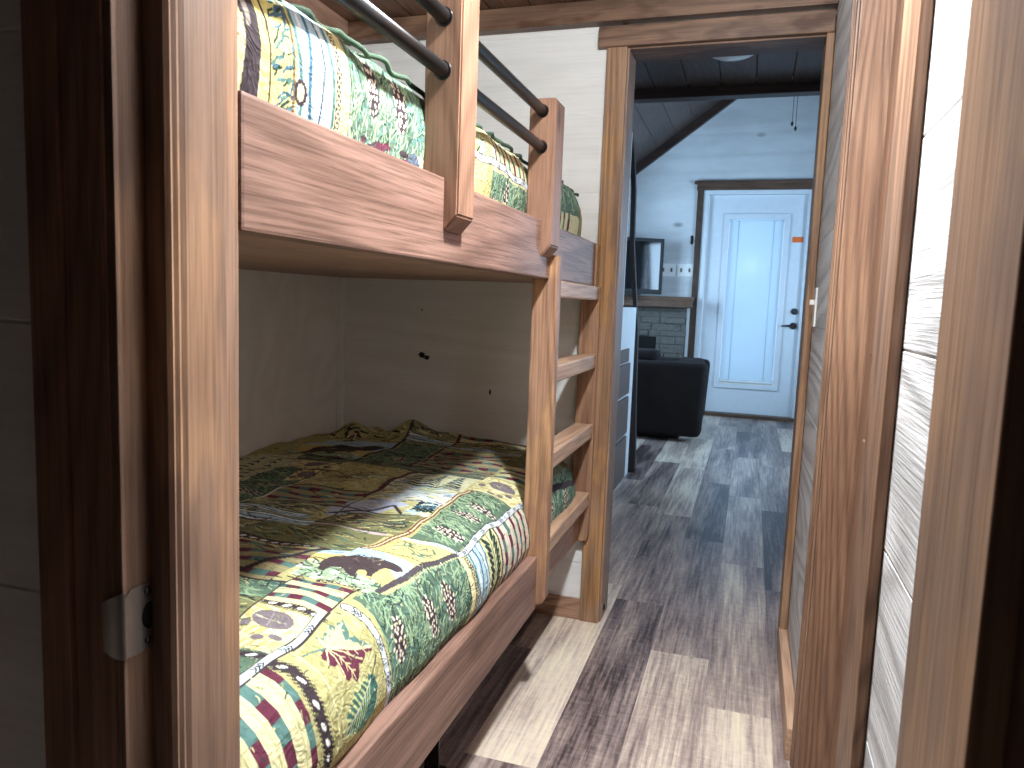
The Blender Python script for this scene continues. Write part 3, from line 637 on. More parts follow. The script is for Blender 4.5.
def p_stream(q, y0, y1, s0, s1, across=True):
    q.rect(y0, y1, s0, s1, SKY); n = 7
    for i in range(n):
        t = (i + .5) / n; col = (TEAL, WHITE, BLUE, SKY, DARK, WHITE, TEAL)[i % 7]; w = 0.006 if col is not DARK else 0.003; k = []
        for j in range(9):
            u = j / 8
            k.append((y0 + (y1 - y0) * min(.97, max(.03, t + .05 * math.sin(7 * u + i))), s0 + (s1 - s0) * u) if across else (y0 + (y1 - y0) * u, s0 + (s1 - s0) * min(.97, max(.03, t + .05 * math.sin(7 * u + i)))))
        q.line(k, w, col)
def p_fern(q, y0, y1, s0, s1):
    q.rect(y0, y1, s0, s1, C(216, 214, 164)); m = (y0 + y1) / 2; q.line([(m, s0), (m, s1)], 0.004, GRN); u = s0
    while u < s1 - 0.01:
        for sg in (1, -1): q.ell(m + sg * (y1 - y0) * .24, u + .006, (y1 - y0) * .2, 0.006, (DGRN, TEAL)[int(u * 500) % 2], sg * 0.7)
        u += 0.016
def p_scene(q, y0, y1, s0, s1):
    q.rect(y0, y1, s0, s1, C(150, 148, 110)); H = s1 - s0
    p_stream(q, y0 + (y1 - y0) * .12, y0 + (y1 - y0) * .34, s0, s1)
    strokes(q, y0 + (y1 - y0) * .38, y1, s0, s1, int((y1 - y0) * H * 2600), (DARK, DGRN, CREAM, GRN, C(150, 140, 100)), 0.05, 0.005, 1.57, 0.35)
def p_ever(q, y0, y1, s0, s1):
    q.rect(y0, y1, s0, s1, C(206, 206, 170)); strokes(q, y0, y0 + (y1 - y0) * .35, s0, s1, 40, (SKY, CREAM, WHITE, LGRN), 0.06, 0.008, 1.57, 0.2)
    for j in range(3):
        cs = s0 + (s1 - s0) * (.2 + .3 * j)
        for i in range(9):
            y = y0 + (y1 - y0) * (.25 + .075 * i); w = (s1 - s0) * .15 * (1 - i / 9.5); q.line([(y, cs - w), (y + .008, cs), (y, cs + w)], 0.008, (DGRN, C(30, 48, 52), BLUE)[i % 3])
def p_grass(q, y0, y1, s0, s1, dark=True):
    q.rect(y0, y1, s0, s1, C(122, 122, 84)); strokes(q, y0, y1, s0, s1, int((y1 - y0) * (s1 - s0) * 3600), (OLIVE, DGRN, C(110, 96, 66), TAN, GRN), 0.05, 0.004, 1.57, 0.3)

def lower_print(Y, S):
    q = Print(Y, S, TAN)
    # --- the side that hangs towards the passage
    p_plaid(q, 0.6, 0.815, 0, 0.225, True)
    p_leaf(q, 0.84, 1.03, 0, 0.225)
    p_vine(q, [(0.822, 0.222), (0.834, 0.195), (0.832, 0.16), (0.831, 0.12), (0.838, 0.07), (0.846, 0.0)], 0.022)
    q.line([(0.866, 0.222), (0.863, 0.0)], 0.003, CREAM)
    up = [(0.911, 0.193), (0.922, 0.218), (0.927, 0.206), (0.942, 0.21), (0.945, 0.2), (0.965, 0.216), (0.969, 0.203), (0.996, 0.202), (0.989, 0.19), (0.974, 0.178), (0.987, 0.171), (0.99, 0.16), (1.01, 0.134)]
    lo = [(1.009, 0.133), (0.983, 0.136), (0.974, 0.133), (0.958, 0.138), (0.952, 0.127), (0.931, 0.118), (0.924, 0.129), (0.903, 0.133), (0.902, 0.147), (0.905, 0.158), (0.882, 0.166), (0.889, 0.174), (0.894, 0.19), (0.909, 0.19)]
    c0 = (0.912, 0.189); G2 = C(206, 212, 150)
    def shrink(p, k): return [(c0[0] + (a - c0[0]) * k, c0[1] + (b - c0[1]) * k) for a, b in p]
    def jag(p):
        o = []
        for (a, b), (c, d) in zip(p, p[1:]):
            L = math.hypot(c - a, d - b); n = max(1, int(L / 0.008)); nx, ny = -(d - b) / L, (c - a) / L
            for i in range(n): t = i / n; e = 0.0022 * (1 if i % 2 else -1); o.append((a + (c - a) * t + nx * e, b + (d - b) * t + ny * e))
        return o + [p[-1]]
    q.poly(jag(up) + [c0], TEAL); q.poly(jag(shrink(up, 0.80)) + [c0], G2); q.poly(jag(lo) + [c0], MAR)
    for e, w in (((1.006, 0.137), .0045), ((0.986, 0.198), .0035), ((0.960, 0.211), .003), ((0.925, 0.212), .003)): q.line([c0, e], w, CREAM)
    for e in ((0.935, 0.124), (0.906, 0.138), (0.888, 0.168), (0.970, 0.138)): q.line([c0, e], 0.0028, C(226, 206, 160))
    for t in (.35, .55, .75):
        for sg in (1, -1):
            for e in ((1.006, 0.137), (0.935, 0.124), (0.986, 0.198)):
                p = (c0[0] + (e[0] - c0[0]) * t, c0[1] + (e[1] - c0[1]) * t); L = math.hypot(e[0] - c0[0], e[1] - c0[1]); dx, dy = (e[0] - c0[0]) / L, (e[1] - c0[1]) / L
                q.line([p, (p[0] + (dx - sg * dy) * .009, p[1] + (dy + sg * dx) * .009)], 0.0018, C(226, 206, 160))
    q.line([(0.871, 0.206), (0.885, 0.203), c0], 0.0035, TEAL)
    fe = [(0.985, 0.106), (0.998, 0.087), (0.996, 0.067), (0.989, 0.048), (0.964, 0.04), (0.937, 0.041), (0.877, 0.063), (0.886, 0.074), (0.883, 0.086), (0.899, 0.09), (0.899, 0.1), (0.917, 0.1), (0.913, 0.109), (0.938, 0.107), (0.946, 0.113), (0.964, 0.104), (0.973, 0.112)]
    q.poly(jag(fe), C(70, 112, 102)); vein = [(0.980, 0.100), (0.945, 0.087), (0.910, 0.075), (0.880, 0.063)]
    for i in range(9):
        t = 0.06 + i * 0.10; p = (0.980 - 0.100 * t, 0.100 - 0.037 * t); w = 0.030 * math.sin(math.pi * min(1, .22 + .8 * t))
        for sg, cc in ((1, C(204, 212, 150)), (-1, C(180, 200, 150))): q.line([p, (p[0] - .016 - sg * .006, p[1] + sg * w - .004)], 0.0040, cc)
    q.line(vein, 0.0030, PALE); q.line([(1.011, 0.119), (1.001, 0.111), (0.98, 0.1)], 0.003, DGRN)
    p_pine(q, 1.05, 1.385, 0, 0.19, [(1.090, 0.112, 1.4, 0.040), (1.215, 0.112, 1.75, 0.042), (1.300, 0.108, 1.75, 0.042)])
    strokes(q, 1.05, 1.40, 0, 0.03, 60, (MAR, DARK, GRN), 0.02, 0.004, 1.57, .2)
    p_pine(q, 1.05, 1.12, 0.19, 0.215, [])
    p_ribbon(q, (1.023, 0.213), (1.045, 0.0), 0.013)
    q.rect(1.385, 1.402, 0, 0.175, C(226, 214, 170)); p_chain(q, (1.412, 0.175), (1.412, 0), 0.014)
    p_stream(q, 1.42, 1.50, 0, 0.165); p_fern(q, 1.50, 1.60, 0, 0.16); q.line([(1.604, 0), (1.604, 0.16)], 0.008, DARK, rough=0.002)
    p_plaid(q, 1.61, 1.86, 0, 0.16, True, 0.044, C(222, 208, 190)); q.rect(1.86, 1.90, 0, 0.165, DARK)
    p_pine(q, 1.90, 2.46, 0, 0.165, [(2.05, .09, 1.5, .04), (2.2, .08, 1.6, .04)]); q.line([(1.95, 0.165), (2.25, 0.12), (2.44, 0.10)], 0.02, DARK)
    # --- first row on top
    q.rect(0.6, 0.84, 0.225, 0.33, GRN); strokes(q, 0.6, 0.84, 0.24, 0.33, 90, (LGRN, DGRN, TEAL), 0.03, 0.003); p_vine(q, [(0.83, 0.245), (0.815, 0.33)], 0.016)
    p_paws(q, 0.84, 0.955, 0.24, 0.34, (0.925, 0.292, 0.024, 0.034), [(0.872, 0.285, .008, .010), (0.884, 0.262, .008, .011), (0.900, 0.325, .010, .008), (0.862, 0.318, .008, .009)])
    p_vine(q, [(0.968, 0.330), (0.966, 0.225)], 0.014); p_ribbon(q, (0.66, 0.234), (0.985, 0.230), 0.014)
    p_plaid(q, 0.975, 1.075, 0.225, 0.34, True, 0.036, CREAM, 0.026); p_chain(q, (1.082, 0.30), (1.090, 0.215), 0.012); q.rect(1.09, 1.12, 0.21, 0.36, LGRN); strokes(q, 1.085, 1.12, 0.21, 0.36, 40, (GRN, WHITE, DGRN), .02, .003)
    p_bear(q, 1.115, 1.262, 0.205, 0.372)
    q.line([(1.262, 0.372), (1.266, 0.315), (1.285, 0.20)], 0.006, DARK)
    q.poly([(1.266, 0.315), (1.285, 0.195), (1.385, 0.18), (1.366, 0.29), (1.30, 0.302)], C(208, 194, 130)); strokes(q, 1.29, 1.36, 0.20, 0.28, 22, (GRN, TEAL, CREAM), 0.03, 0.004, 1.57, .9)
    q.line([(1.366, 0.290), (1.395, 0.182)], 0.012, C(196, 214, 222))
    q.line([(1.118, 0.207), (1.228, 0.200), (1.39, 0.178)], 0.013, C(78, 70, 76)); 
    for i in range(34):
        t = i / 33; q.ell(1.118 + .27 * t, 0.198 - .026 * t, 0.0022, 0.0022, CREAM)
    q.poly([(1.376, 0.284), (1.400, 0.186), (1.79, 0.166), (1.775, 0.284)], GRN)
    strokes(q, 1.40, 1.775, 0.185, 0.284, 420, (LGRN, DGRN, C(130, 160, 124), C(150, 172, 136)), 0.035, 0.0028, 1.2, .5)
    for c in ((1.455, 0.228, 1.5), (1.585, 0.226, 1.5), (1.655, 0.215, 1.6)): cone(q, c[0], c[1], 0.036, 0.018, c[2])
    p_rope(q, (1.262, 0.318), (1.41, 0.300)); p_rope(q, (1.41, 0.300), (1.775, 0.290))
    p_ribbon(q, (1.402, 0.176), (1.88, 0.160), 0.013)
    p_paws(q, 1.785, 1.93, 0.168, 0.30, (1.885, 0.235, 0.028, 0.036), [(1.815, 0.243, .012, .011), (1.818, 0.219, .012, .010), (1.845, 0.200, .013, .010), (1.86, 0.285, .012, .010)])
    p_plaid(q, 1.94, 2.1, 0.165, 0.30, True); p_grass(q, 2.1, 2.46, 0.165, 0.34)
    # --- rows further in
    p_grass(q, 0.6, 1.02, 0.34, 0.60); p_pine(q, 0.98, 1.05, 0.34, 0.6, [])
    p_plaid(q, 1.045, 1.20, 0.372, 0.60, True, 0.042, C(150, 142, 104)); p_vine(q, [(1.212, 0.60), (1.220, 0.385)], 0.018); q.line([(1.04, 0.47), (1.22, 0.372)], 0.014, DARK)
    p_grass(q, 1.228, 1.36, 0.325, 0.60); q.line([(1.36, 0.60), (1.362, 0.33)], 0.012, C(196, 178, 176)); q.line([(1.366, 0.60), (1.368, 0.33)], 0.004, DARK)
    p_grass(q, 1.37, 1.50, 0.31, 0.50); strokes(q, 1.39, 1.47, 0.32, 0.48, 30, (DARK, MAR, CREAM, GRN), 0.06, 0.006, 1.57, .3)
    q.poly([(1.44, 0.52), (1.50, 0.54), (1.56, 0.50), (1.60, 0.42), (1.57, 0.37), (1.50, 0.42)], C(176, 186, 204)); q.line([(1.46, 0.52), (1.50, 0.45), (1.55, 0.40), (1.50, 0.36)], 0.008, DARK)
    p_ever(q, 1.51, 1.66, 0.302, 0.36); q.rect(1.60, 1.70, 0.30, 0.44, C(196, 204, 204)); strokes(q, 1.58, 1.70, 0.30, 0.48, 40, (SKY, CREAM, WHITE, PALE), 0.05, 0.008, 1.57, .2)
    p_ever(q, 1.69, 1.90, 0.305, 0.50)
    q.line([(1.60, 0.505), (1.90, 0.510)], 0.014, MAR)
    p_scene(q, 1.38, 1.50, 0.54, 0.74); p_stream(q, 1.33, 1.385, 0.50, 0.74); p_plaid(q, 1.50, 1.64, 0.51, 0.74, True, 0.044, C(160, 150, 116))
    p_leaf(q, 1.645, 1.90, 0.515, 0.72); maple(q, 1.76, 0.635, 0.06, -2.2); feather(q, (1.80, .60), (1.75, .54), .03)
    p_rope(q, (0.60, 0.612), (1.34, 0.605)); p_grass(q, 0.6, 1.33, 0.62, 1.1); p_plaid(q, 1.0, 1.25, 0.64, 0.9, True)
    p_pine(q, 1.34, 1.79, 0.745, 0.90, [(1.45, .80, 1.5, .04), (1.53, .795, 1.5, .04), (1.616, .79, 1.5, .04)]); q.line([(1.40, 0.742), (1.70, 0.735)], 0.008, PALE)
    p_paws(q, 1.69, 1.79, 0.72, 0.80, (1.745, 0.765, .028, .025), [(1.71, .74, .01, .01), (1.715, .79, .01, .01)]); p_paws(q, 1.79, 1.90, 0.71, 0.89, (1.85, 0.80, .03, .04), [(1.81, .74, .012, .012), (1.81, .85, .012, .012), (1.875, .74, .012, .012)])
    q.line([(1.40, 0.90), (1.91, 0.895)], 0.009, PALE); p_ever(q, 1.55, 1.93, 0.905, 1.1)
    q.rect(1.90, 1.955, 0.30, 0.9, C(120, 130, 110)); strokes(q, 1.90, 1.955, 0.30, 0.9, 80, (DGRN, DARK, GRN), .05, .006, 1.57, .2)
    p_pine(q, 1.95, 2.10, 0.515, 0.72, [(2.03, .62, 0.2, .04)]); p_bear(q, 1.96, 2.26, 0.74, 1.0); q.line([(1.95, 0.732), (2.44, 0.738)], 0.014, DARK)
    p_plaid(q, 1.96, 2.20, 0.31, 0.55, True, 0.046, C(160, 148, 116)); q.line([(1.95, 0.556), (2.44, 0.562)], 0.012, MAR)
    p_pine(q, 2.10, 2.27, 0.57, 0.72, []); p_scene(q, 2.21, 2.34, 0.31, 0.55); p_scene(q, 2.27, 2.46, 0.57, 0.73); p_plaid(q, 2.34, 2.46, 0.31, 0.55, True)
    p_leaf(q, 2.27, 2.46, 0.75, 1.1); strokes(q, 2.27, 2.46, 0.75, 1.1, 60, (DARK, DGRN, MAR, CREAM), .06, .007)
    for a, b in ((0.225, (0.66, 1.09)), (0.34, (0.66, 1.1)), (0.50, (1.37, 1.9)), (0.60, (1.03, 1.36)), (0.745, (1.34, 1.9))): q.line([(b[0], a), (b[1], a)], 0.004, DARK)
    for y, a, b in ((1.045, .34, .6), (1.224, .37, .6), (1.50, .32, .74), (1.64, .51, .9), (1.79, .5, .9), (1.90, .3, 1.0), (1.955, .3, 1.0), (1.33, .6, 1.0), (2.10, .5, .74), (2.26, .5, 1.0)): q.line([(y, a), (y, b)], 0.005, DARK)
    strokes(q, 0.66, 2.44, 0.30, 1.08, 1500, (DARK, DGRN, C(58, 50, 44), C(96, 100, 74), CREAM, GRN), 0.035, 0.0028, 1.57, 0.5)
    strokes(q, 0.66, 1.9, 0.0, 0.30, 500, (DGRN, OLIVE, C(150, 150, 110), GRN, CREAM), 0.012, 0.0018)
    return q.c
def upper_print(Y, S):
    q = Print(Y, S, CREAM)
    q.rect(0.6, 0.70, 0, 0.2, CREAM); q.ell(0.672, 0.11, 0.012, 0.03, MAR); q.poly([(0.69, 0.2), (0.72, 0.2), (0.722, 0.1), (0.715, 0), (0.66, 0), (0.69, 0.04), (0.70, 0.12)], DARK); q.line([(0.703, .2), (0.706, .12)], .006, C(150, 140, 130))
    q.rect(0.722, 0.79, 0, 0.2, C(216, 204, 130)); q.line([(0.74, 0), (0.738, .2)], .004, DARK); q.line([(0.785, 0), (0.782, .2)], .005, C(120, 100, 80)); strokes(q, 0.742, 0.782, 0, 0.2, 70, (DGRN, TEAL, BLUE), 0.026, 0.0035, 0.5, 0.3)
    p_stream(q, 0.79, 0.868, 0, 0.2); q.ell(0.797, 0.06, .012, .016, DARK); q.ell(0.797, 0.06, .007, .010, CREAM)
    p_chain(q, (0.877, 0), (0.877, .2), 0.014); q.rect(0.885, 0.908, 0, 0.2, C(214, 200, 140))
    p_pine(q, 0.908, 1.20, 0, 0.2, [(0.995, 0.115, 1.6, 0.045), (1.085, 0.11, 1.6, 0.042)]); strokes(q, 0.92, 1.12, 0.02, 0.042, 30, (DARK, MAR, DARK), .02, .006, 0, .2)
    q.rect(1.12, 1.22, 0, 0.05, CREAM); q.ell(1.13, 0.03, .02, .02, C(84, 96, 110)); p_ribbon(q, (1.21, 0), (1.21, .2), 0.014)
    p_leaf(q, 1.23, 1.48, 0.03, 0.2); maple(q, 1.41, 0.13, 0.045, 0.4, False); p_plaid(q, 1.49, 1.86, 0.10, 0.17, True, 0.036, CREAM); p_ribbon(q, (1.38, .105), (1.86, .095), .013)
    p_pine(q, 1.47, 1.9, 0.0, 0.085, [(1.6, .045, 1.5, .03)]); strokes(q, 1.35, 1.86, 0.0, 0.03, 60, (DARK, DGRN, CREAM), .03, .006, 0, .3)
    p_fern(q, 1.9, 2.0, 0, .2); p_plaid(q, 2.0, 2.2, 0, .08, True); p_pine(q, 2.0, 2.3, .08, .2, []); p_leaf(q, 2.3, 2.46, 0, .2); q.line([(2.3, 0), (2.3, .2)], .01, DARK)
    q.rect(0.6, 2.46, 0.2, 1.3, GRN); p_grass(q, 0.6, 1.5, .2, .5); p_scene(q, 1.5, 2.46, .2, .5); p_pine(q, 0.6, 1.5, .5, 1.2, []); 
    return q.c

def quilt(name, prof, y0, y1, zb, painter, fine_s, label, cat, bumps):
    prof = np.array(prof); seg = np.hypot(*np.diff(prof, axis=0).T); cs = np.r_[0, np.cumsum(seg)]
    ss = np.r_[np.arange(0, fine_s, 0.0016), np.arange(fine_s, cs[-1], 0.0042), cs[-1]]; ys = np.r_[np.arange(y0, 1.3, 0.0016), np.arange(1.3, 1.9, 0.002), np.arange(1.9, y1, 0.003), y1]
    px = np.interp(ss, cs, prof[:, 0]); pz = np.interp(ss, cs, prof[:, 1])
    k = np.ones(15) / 15
    Yg, Sg = np.meshgrid(ys, ss, indexing='ij'); X = np.tile(px, (len(ys), 1)); Z = np.tile(pz, (len(ys), 1))
    side = np.clip((Z - zb) / 0.1, 0, 1)
    X = X + (0.006 * np.sin(Yg * 9.0 + 1) + 0.004 * np.sin(Yg * 23)) * (Sg < 0.4) * side
    Z = Z + (0.0045 * np.sin(Yg * 11 + X * 6) + 0.003 * np.sin(Yg * 27 - X * 19) + 0.0018 * np.sin(Yg * 55 + X * 43)) * side
    for by, bx, ry, rx, h in bumps: Z = Z + h * np.exp(-((Yg - by) / ry) ** 2 - ((X - bx) / rx) ** 2)
    d = np.minimum(Yg - y0, y1 - Yg); f = np.sqrt(np.clip(1 - (1 - np.clip(d / 0.07, 0, 1)) ** 2, 0, 1))
    Z = zb + (Z - zb) * f; X = X - (1 - f) * 0.045 * (Sg < 0.3)
    pal = painter(Yg.ravel(), Sg.ravel())
    ny, ns = Yg.shape; V = np.c_[X.ravel(), Yg.ravel(), Z.ravel()]
    i = np.arange(ny * ns).reshape(ny, ns); F = np.stack([i[:-1, :-1], i[1:, :-1], i[1:, 1:], i[:-1, 1:]], -1).reshape(-1, 4)
    me = bpy.data.meshes.new(name); me.vertices.add(len(V)); me.vertices.foreach_set('co', V.ravel().astype(np.float32))
    me.loops.add(F.size); me.loops.foreach_set('vertex_index', F.ravel().astype(np.int32)); me.polygons.add(len(F)); me.polygons.foreach_set('loop_start', np.arange(0, F.size, 4, dtype=np.int32))
    me.update(calc_edges=True); me.polygons.foreach_set('use_smooth', np.ones(len(F), bool))
    at = me.color_attributes.new('print', 'FLOAT_COLOR', 'POINT'); at.data.foreach_set('color', np.c_[pal, np.ones(len(pal))].ravel().astype(np.float32)); me.validate()
    o = bpy.data.objects.new(name, me); COL.objects.link(o); me.materials.append(mQuilt)
    return tag(o, label, cat)
lower_prof = [(-.535, .42), (-.524, .434), (-.514, .46), (-.512, .49), (-.517, .52), (-.527, .55), (-.545, .574), (-.57, .591), (-.60, .602), (-.64, .610), (-.70, .613), (-.80, .614), (-1.10, .612), (-1.468, .600)]
quilt('quilt', lower_prof, 0.652, 2.442, 0.40, lower_print, 0.40, 'lodge patchwork quilt with leaves, bears and pine cones on the lower bunk', 'quilt', [(2.36, -1.34, 0.05, 0.06, .045), (2.37, -1.12, 0.05, 0.07, .05), (2.38, -0.95, .03, .25, .02), (2.37, -1.25, 0.05, 0.03, .02)])
upper_prof = [(-.545, 1.22), (-.540, 1.26), (-.537, 1.30), (-.533, 1.34), (-.532, 1.38), (-.538, 1.41), (-.55, 1.435), (-.568, 1.45), (-.60, 1.456), (-1.468, 1.456)]
q2 = quilt('quilt', upper_prof, 0.652, 2.442, 1.22, lambda Y, S: upper_print(Y, S - 0.06), 0.27, 'lodge patchwork quilt with ruffled piping on the upper bunk behind the pipe rails', 'quilt', [])
bm = bmesh.new(); pts = []; yy = 0.67
while yy < 2.41: pts.append((-0.563 + 0.004 * math.sin(yy * 90), yy, 1.452 + 0.003 * math.sin(yy * 61) + 0.0045 * math.sin(yy * 11 - 3.3))); yy += 0.008
add_tube(bm, pts, 0.0042, 8); obj('piping', bm, fabric('dark_green_piping', (40, 56, 46), (96, 116, 96), 40), q2, 'dark green ruffled seam')

# marks in the wall boards behind the lower bunk
def knot(name, loc, r, sx, sz):
    bm = bmesh.new(); n = 14; y = D - 0.0012
    vs = [bm.verts.new((loc[0] + r * sx * math.cos(a) * random.uniform(.55, 1.1), y, loc[1] + r * sz * math.sin(a) * random.uniform(.55, 1.1))) for a in [2 * math.pi * k / n for k in range(n)]]
    vb = [bm.verts.new((v.co.x, D + 0.004, v.co.z)) for v in vs]
    bm.faces.new(vs); bm.faces.new(vb[::-1])
    for k in range(n): bm.faces.new((vs[k], vb[k], vb[(k + 1) % n], vs[(k + 1) % n]))
    o = obj(name, bm, mHole); o['kind'] = 'structure'; return o
knot('trim_8', (-1.135, 0.897), 0.016, 1.0, 0.9); knot('trim_8', (-1.115, 0.888), 0.011, 1.2, 0.8); knot('trim_8', (-0.868, 0.778), 0.008, 0.5, 1.8); knot('trim_8', (-1.14, 1.06), 0.005, 1, .6); knot('trim_8', (-0.70, 1.63), 0.006, 1.6, .5)

# ------------------------------------------------------------------ passage lamp fitting (above the frame)
t = thing('ceiling_lamp', 'small round ceiling lamp with a lit bare bulb over the passage beside the bunk bed', 'lamp', (-0.075, 1.10, CZ))
bm = bmesh.new(); add_tube(bm, [(-0.075, 1.10, CZ - 0.001), (-0.075, 1.10, CZ - 0.022)], [0.085, 0.078], 28); obj('lamp_base', bm, mWhite, t)
tube('bulb_holder', [(-0.075, 1.10, CZ - 0.022), (-0.075, 1.10, CZ - 0.032)], 0.02, mPlate, t, 20)
# domed ceiling light beyond the far doorway, switched off
LX, LY = -0.135, 2.99
t = thing('ceiling_lamp', 'white domed ceiling lamp, unlit, on the dark plank ceiling beyond the doorway', 'lamp', (LX, LY, CZ))
bm = bmesh.new(); add_tube(bm, [(LX, LY, CZ - 0.001), (LX, LY, CZ - 0.014)], 0.090, 30); obj('lamp_base', bm, mWhite, t)
bm = bmesh.new(); add_tube(bm, [(LX, LY, CZ - 0.014), (LX, LY, CZ - 0.020), (LX, LY, CZ - 0.027), (LX, LY, CZ - 0.032), (LX, LY, CZ - 0.034)], [0.084, 0.080, 0.064, 0.038, 0.01], 30); obj('lamp_shade', bm, plain('opal_glass', (235, 236, 236), 0.25, var=0.0), t)
# light switch on the right wall just before the far doorway
t = thing('light_switch', 'white light switch on the narrow white wall beside the far doorway', 'light switch', (0.18, 2.40, 1.12))
box('switch_plate', (0.1745, 2.365, 1.06), (0.1795, 2.435, 1.175), mPlate, t, 0.001); box('toggle', (0.162, 2.395, 1.125), (0.175, 2.405, 1.14), mPlate, t, 0.001)

# ------------------------------------------------------------------ kitchen side: tall white cabinet with grey drawers
PX = -0.700
cab = thing('pantry_cabinet', 'tall white cabinet with three grey-brown drawers and a curved handle past the doorway', 'cabinet', (-0.95, 4.3, 0))
bm = bmesh.new(); add_box(bm, (-1.30, 3.70, 0.0), (PX - 0.012, 4.86, 1.095), 0.003); add_box(bm, (-1.30, 3.70, 1.0955), (PX - 0.012, 4.25, CZ - 0.002), 0.003); obj('body', bm, mWhite, cab)
for z0, z1, kz in ((0.565, 0.755, 0.635), (0.315, 0.545, 0.391), (0.03, 0.295, 0.138)):
    d = box('drawer', (PX - 0.012, 3.75, z0), (PX + 0.006, 4.615, z1), mGrey, cab, 0.004, 'grey-brown drawer front')
    bm = bmesh.new(); add_tube(bm, [(PX + 0.006, 4.52, kz + 0.01), (PX + 0.02, 4.52, kz + 0.01)], 0.006, 8); add_ball(bm, (PX + 0.028, 4.52, kz + 0.01), 0.015); obj('knob', bm, mDarkMetal, d)
box('countertop_edge', (PX - 0.012, 3.75, 0.765), (PX + 0.004, 4.56, 0.845), mGrey, cab, 0.004)
dd = box('door', (PX - 0.012, 3.72, 0.86), (PX + 0.004, 4.60, 1.09), mWhite, cab, 0.003); dd = box('door', (PX - 0.012, 3.72, 1.10), (PX + 0.004, 4.245, 2.06), mWhite, cab, 0.003)
bm = bmesh.new(); add_tube(bm, [(PX + 0.004, 4.19, 1.17), (PX + 0.022, 4.215, 1.20), (PX + 0.030, 4.225, 1.27), (PX + 0.022, 4.215, 1.34), (PX + 0.004, 4.19, 1.37)], 0.0055, 8); obj('handle', bm, mDarkMetal, dd)
bm = bmesh.new(); L = [(-0.735, 0), (-0.722, .17), (-.724, .5), (-.730, .95), (-.752, 1.2), (-.786, 1.47), (-.795, 1.85), (-.81, 2.05), (-.86, 2.4)]; R_ = [(-.835, 2.4), (-.784, 2.05), (-.766, 1.85), (-.757, 1.5), (-.728, 1.2), (-.702, .95), (-.690, .5), (-.676, .17), (-.672, 0)]
add_prism(bm, L + R_, 'Y', 4.90, 4.95); tag(obj('trim_board', bm, plain('dark_stained_slab', (38, 28, 26), 0.6)), 'dark live-edge board standing at the end of the white cabinet', 'board')

# ------------------------------------------------------------------ fireplace, television, recliner
fp = thing('fireplace', 'grey ledgestone fireplace with a dark wooden mantel left of the exterior door', 'fireplace', (-1.2, 7.9, 0))
bm = bmesh.new(); add_box(bm, (-1.86, 7.86, 0), (-0.64, 7.998, 1.105))
rs = random.Random(3); z = 0.0; FX0, FX1 = -1.45, -0.93
while z < 1.10:
    h = rs.uniform(0.055, 0.095); z1 = min(1.104, z + h); x = -1.86
    while x < -0.645:
        w_ = rs.uniform(0.12, 0.36); x1 = min(-0.64, x + w_); 
        if x1 - x < 0.05: x1 = -0.64
        if x1 > -0.645: x1 = -0.64 + rs.uniform(-0.02, 0.012)
        if not (z < 0.80 and x1 > FX0 and x < FX1): add_box(bm, (x + .002, 7.86 - rs.uniform(.005, .03), z + .002), (x1 - .002, 7.87, z1 - .002), 0.004)
        elif z < .8 and x < FX1 < x1 - .03: add_box(bm, (FX1, 7.86 - rs.uniform(.005, .03), z + .002), (x1 - .002, 7.87, z1 - .002), 0.004)
        elif z < .8 and x < FX0 - .03 < x1: add_box(bm, (x + .002, 7.86 - rs.uniform(.005, .03), z + .002), (FX0, 7.87, z1 - .002), 0.004)
        x = x1
        if x > -0.66: break
    z = z1
obj('stone_surround', bm, mStone, fp)
fb = box('firebox', (FX0 + .0, 7.835, 0.05), (FX1 - 0.005, 7.862, 0.80), mBlack, fp, 0.004)
box('firebox_opening', (FX0 + .05, 7.828, 0.12), (FX1 - 0.055, 7.838, 0.72), mHole, fb, 0.002); bm = bmesh.new(); add_ball(bm, (-1.05, 7.82, 0.60), 0.016, (1, .5, 1.6)); obj('damper_knob', bm, mMetal, fb)
box('mantel', (-1.88, 7.70, 1.108), (-0.585, 7.998, 1.175), wMantel, fp, 0.005); box('mantel_rim', (-1.88, 7.72, 1.175), (-0.575, 7.998, 1.215), wMantel, fp, 0.005)
box('edge_filler', (-0.638, 7.90, 0), (-0.613, 7.998, 1.105), mWhite, fp, 0.002)

tv = thing('television', 'black flat-screen television standing on the fireplace mantel', 'television', (-1.2, 7.82, 1.215)); 
tm = Matrix.Translation((-1.29, 7.60, 1.235)) @ Matrix.Rotation(math.radians(28), 4, 'Z')
def tvbox(name, a, b, mat, par, bev, label=None):
    bm = bmesh.new(); add_box(bm, a, b, bev); bm.transform(tm); return obj(name, bm, mat, par, label)
case = tvbox('case', (-0.46, -0.02, 0.0), (0.44, 0.03, 0.56), mTvCase, tv, 0.008); tvbox('screen', (-0.42, -0.0225, 0.045), (0.40, -0.019, 0.525), mScreen, tv, 0.001); tvbox('stand', (-0.20, -0.06, -0.019), (0.20, 0.06, 0.004), mTvCase, tv, 0.004)

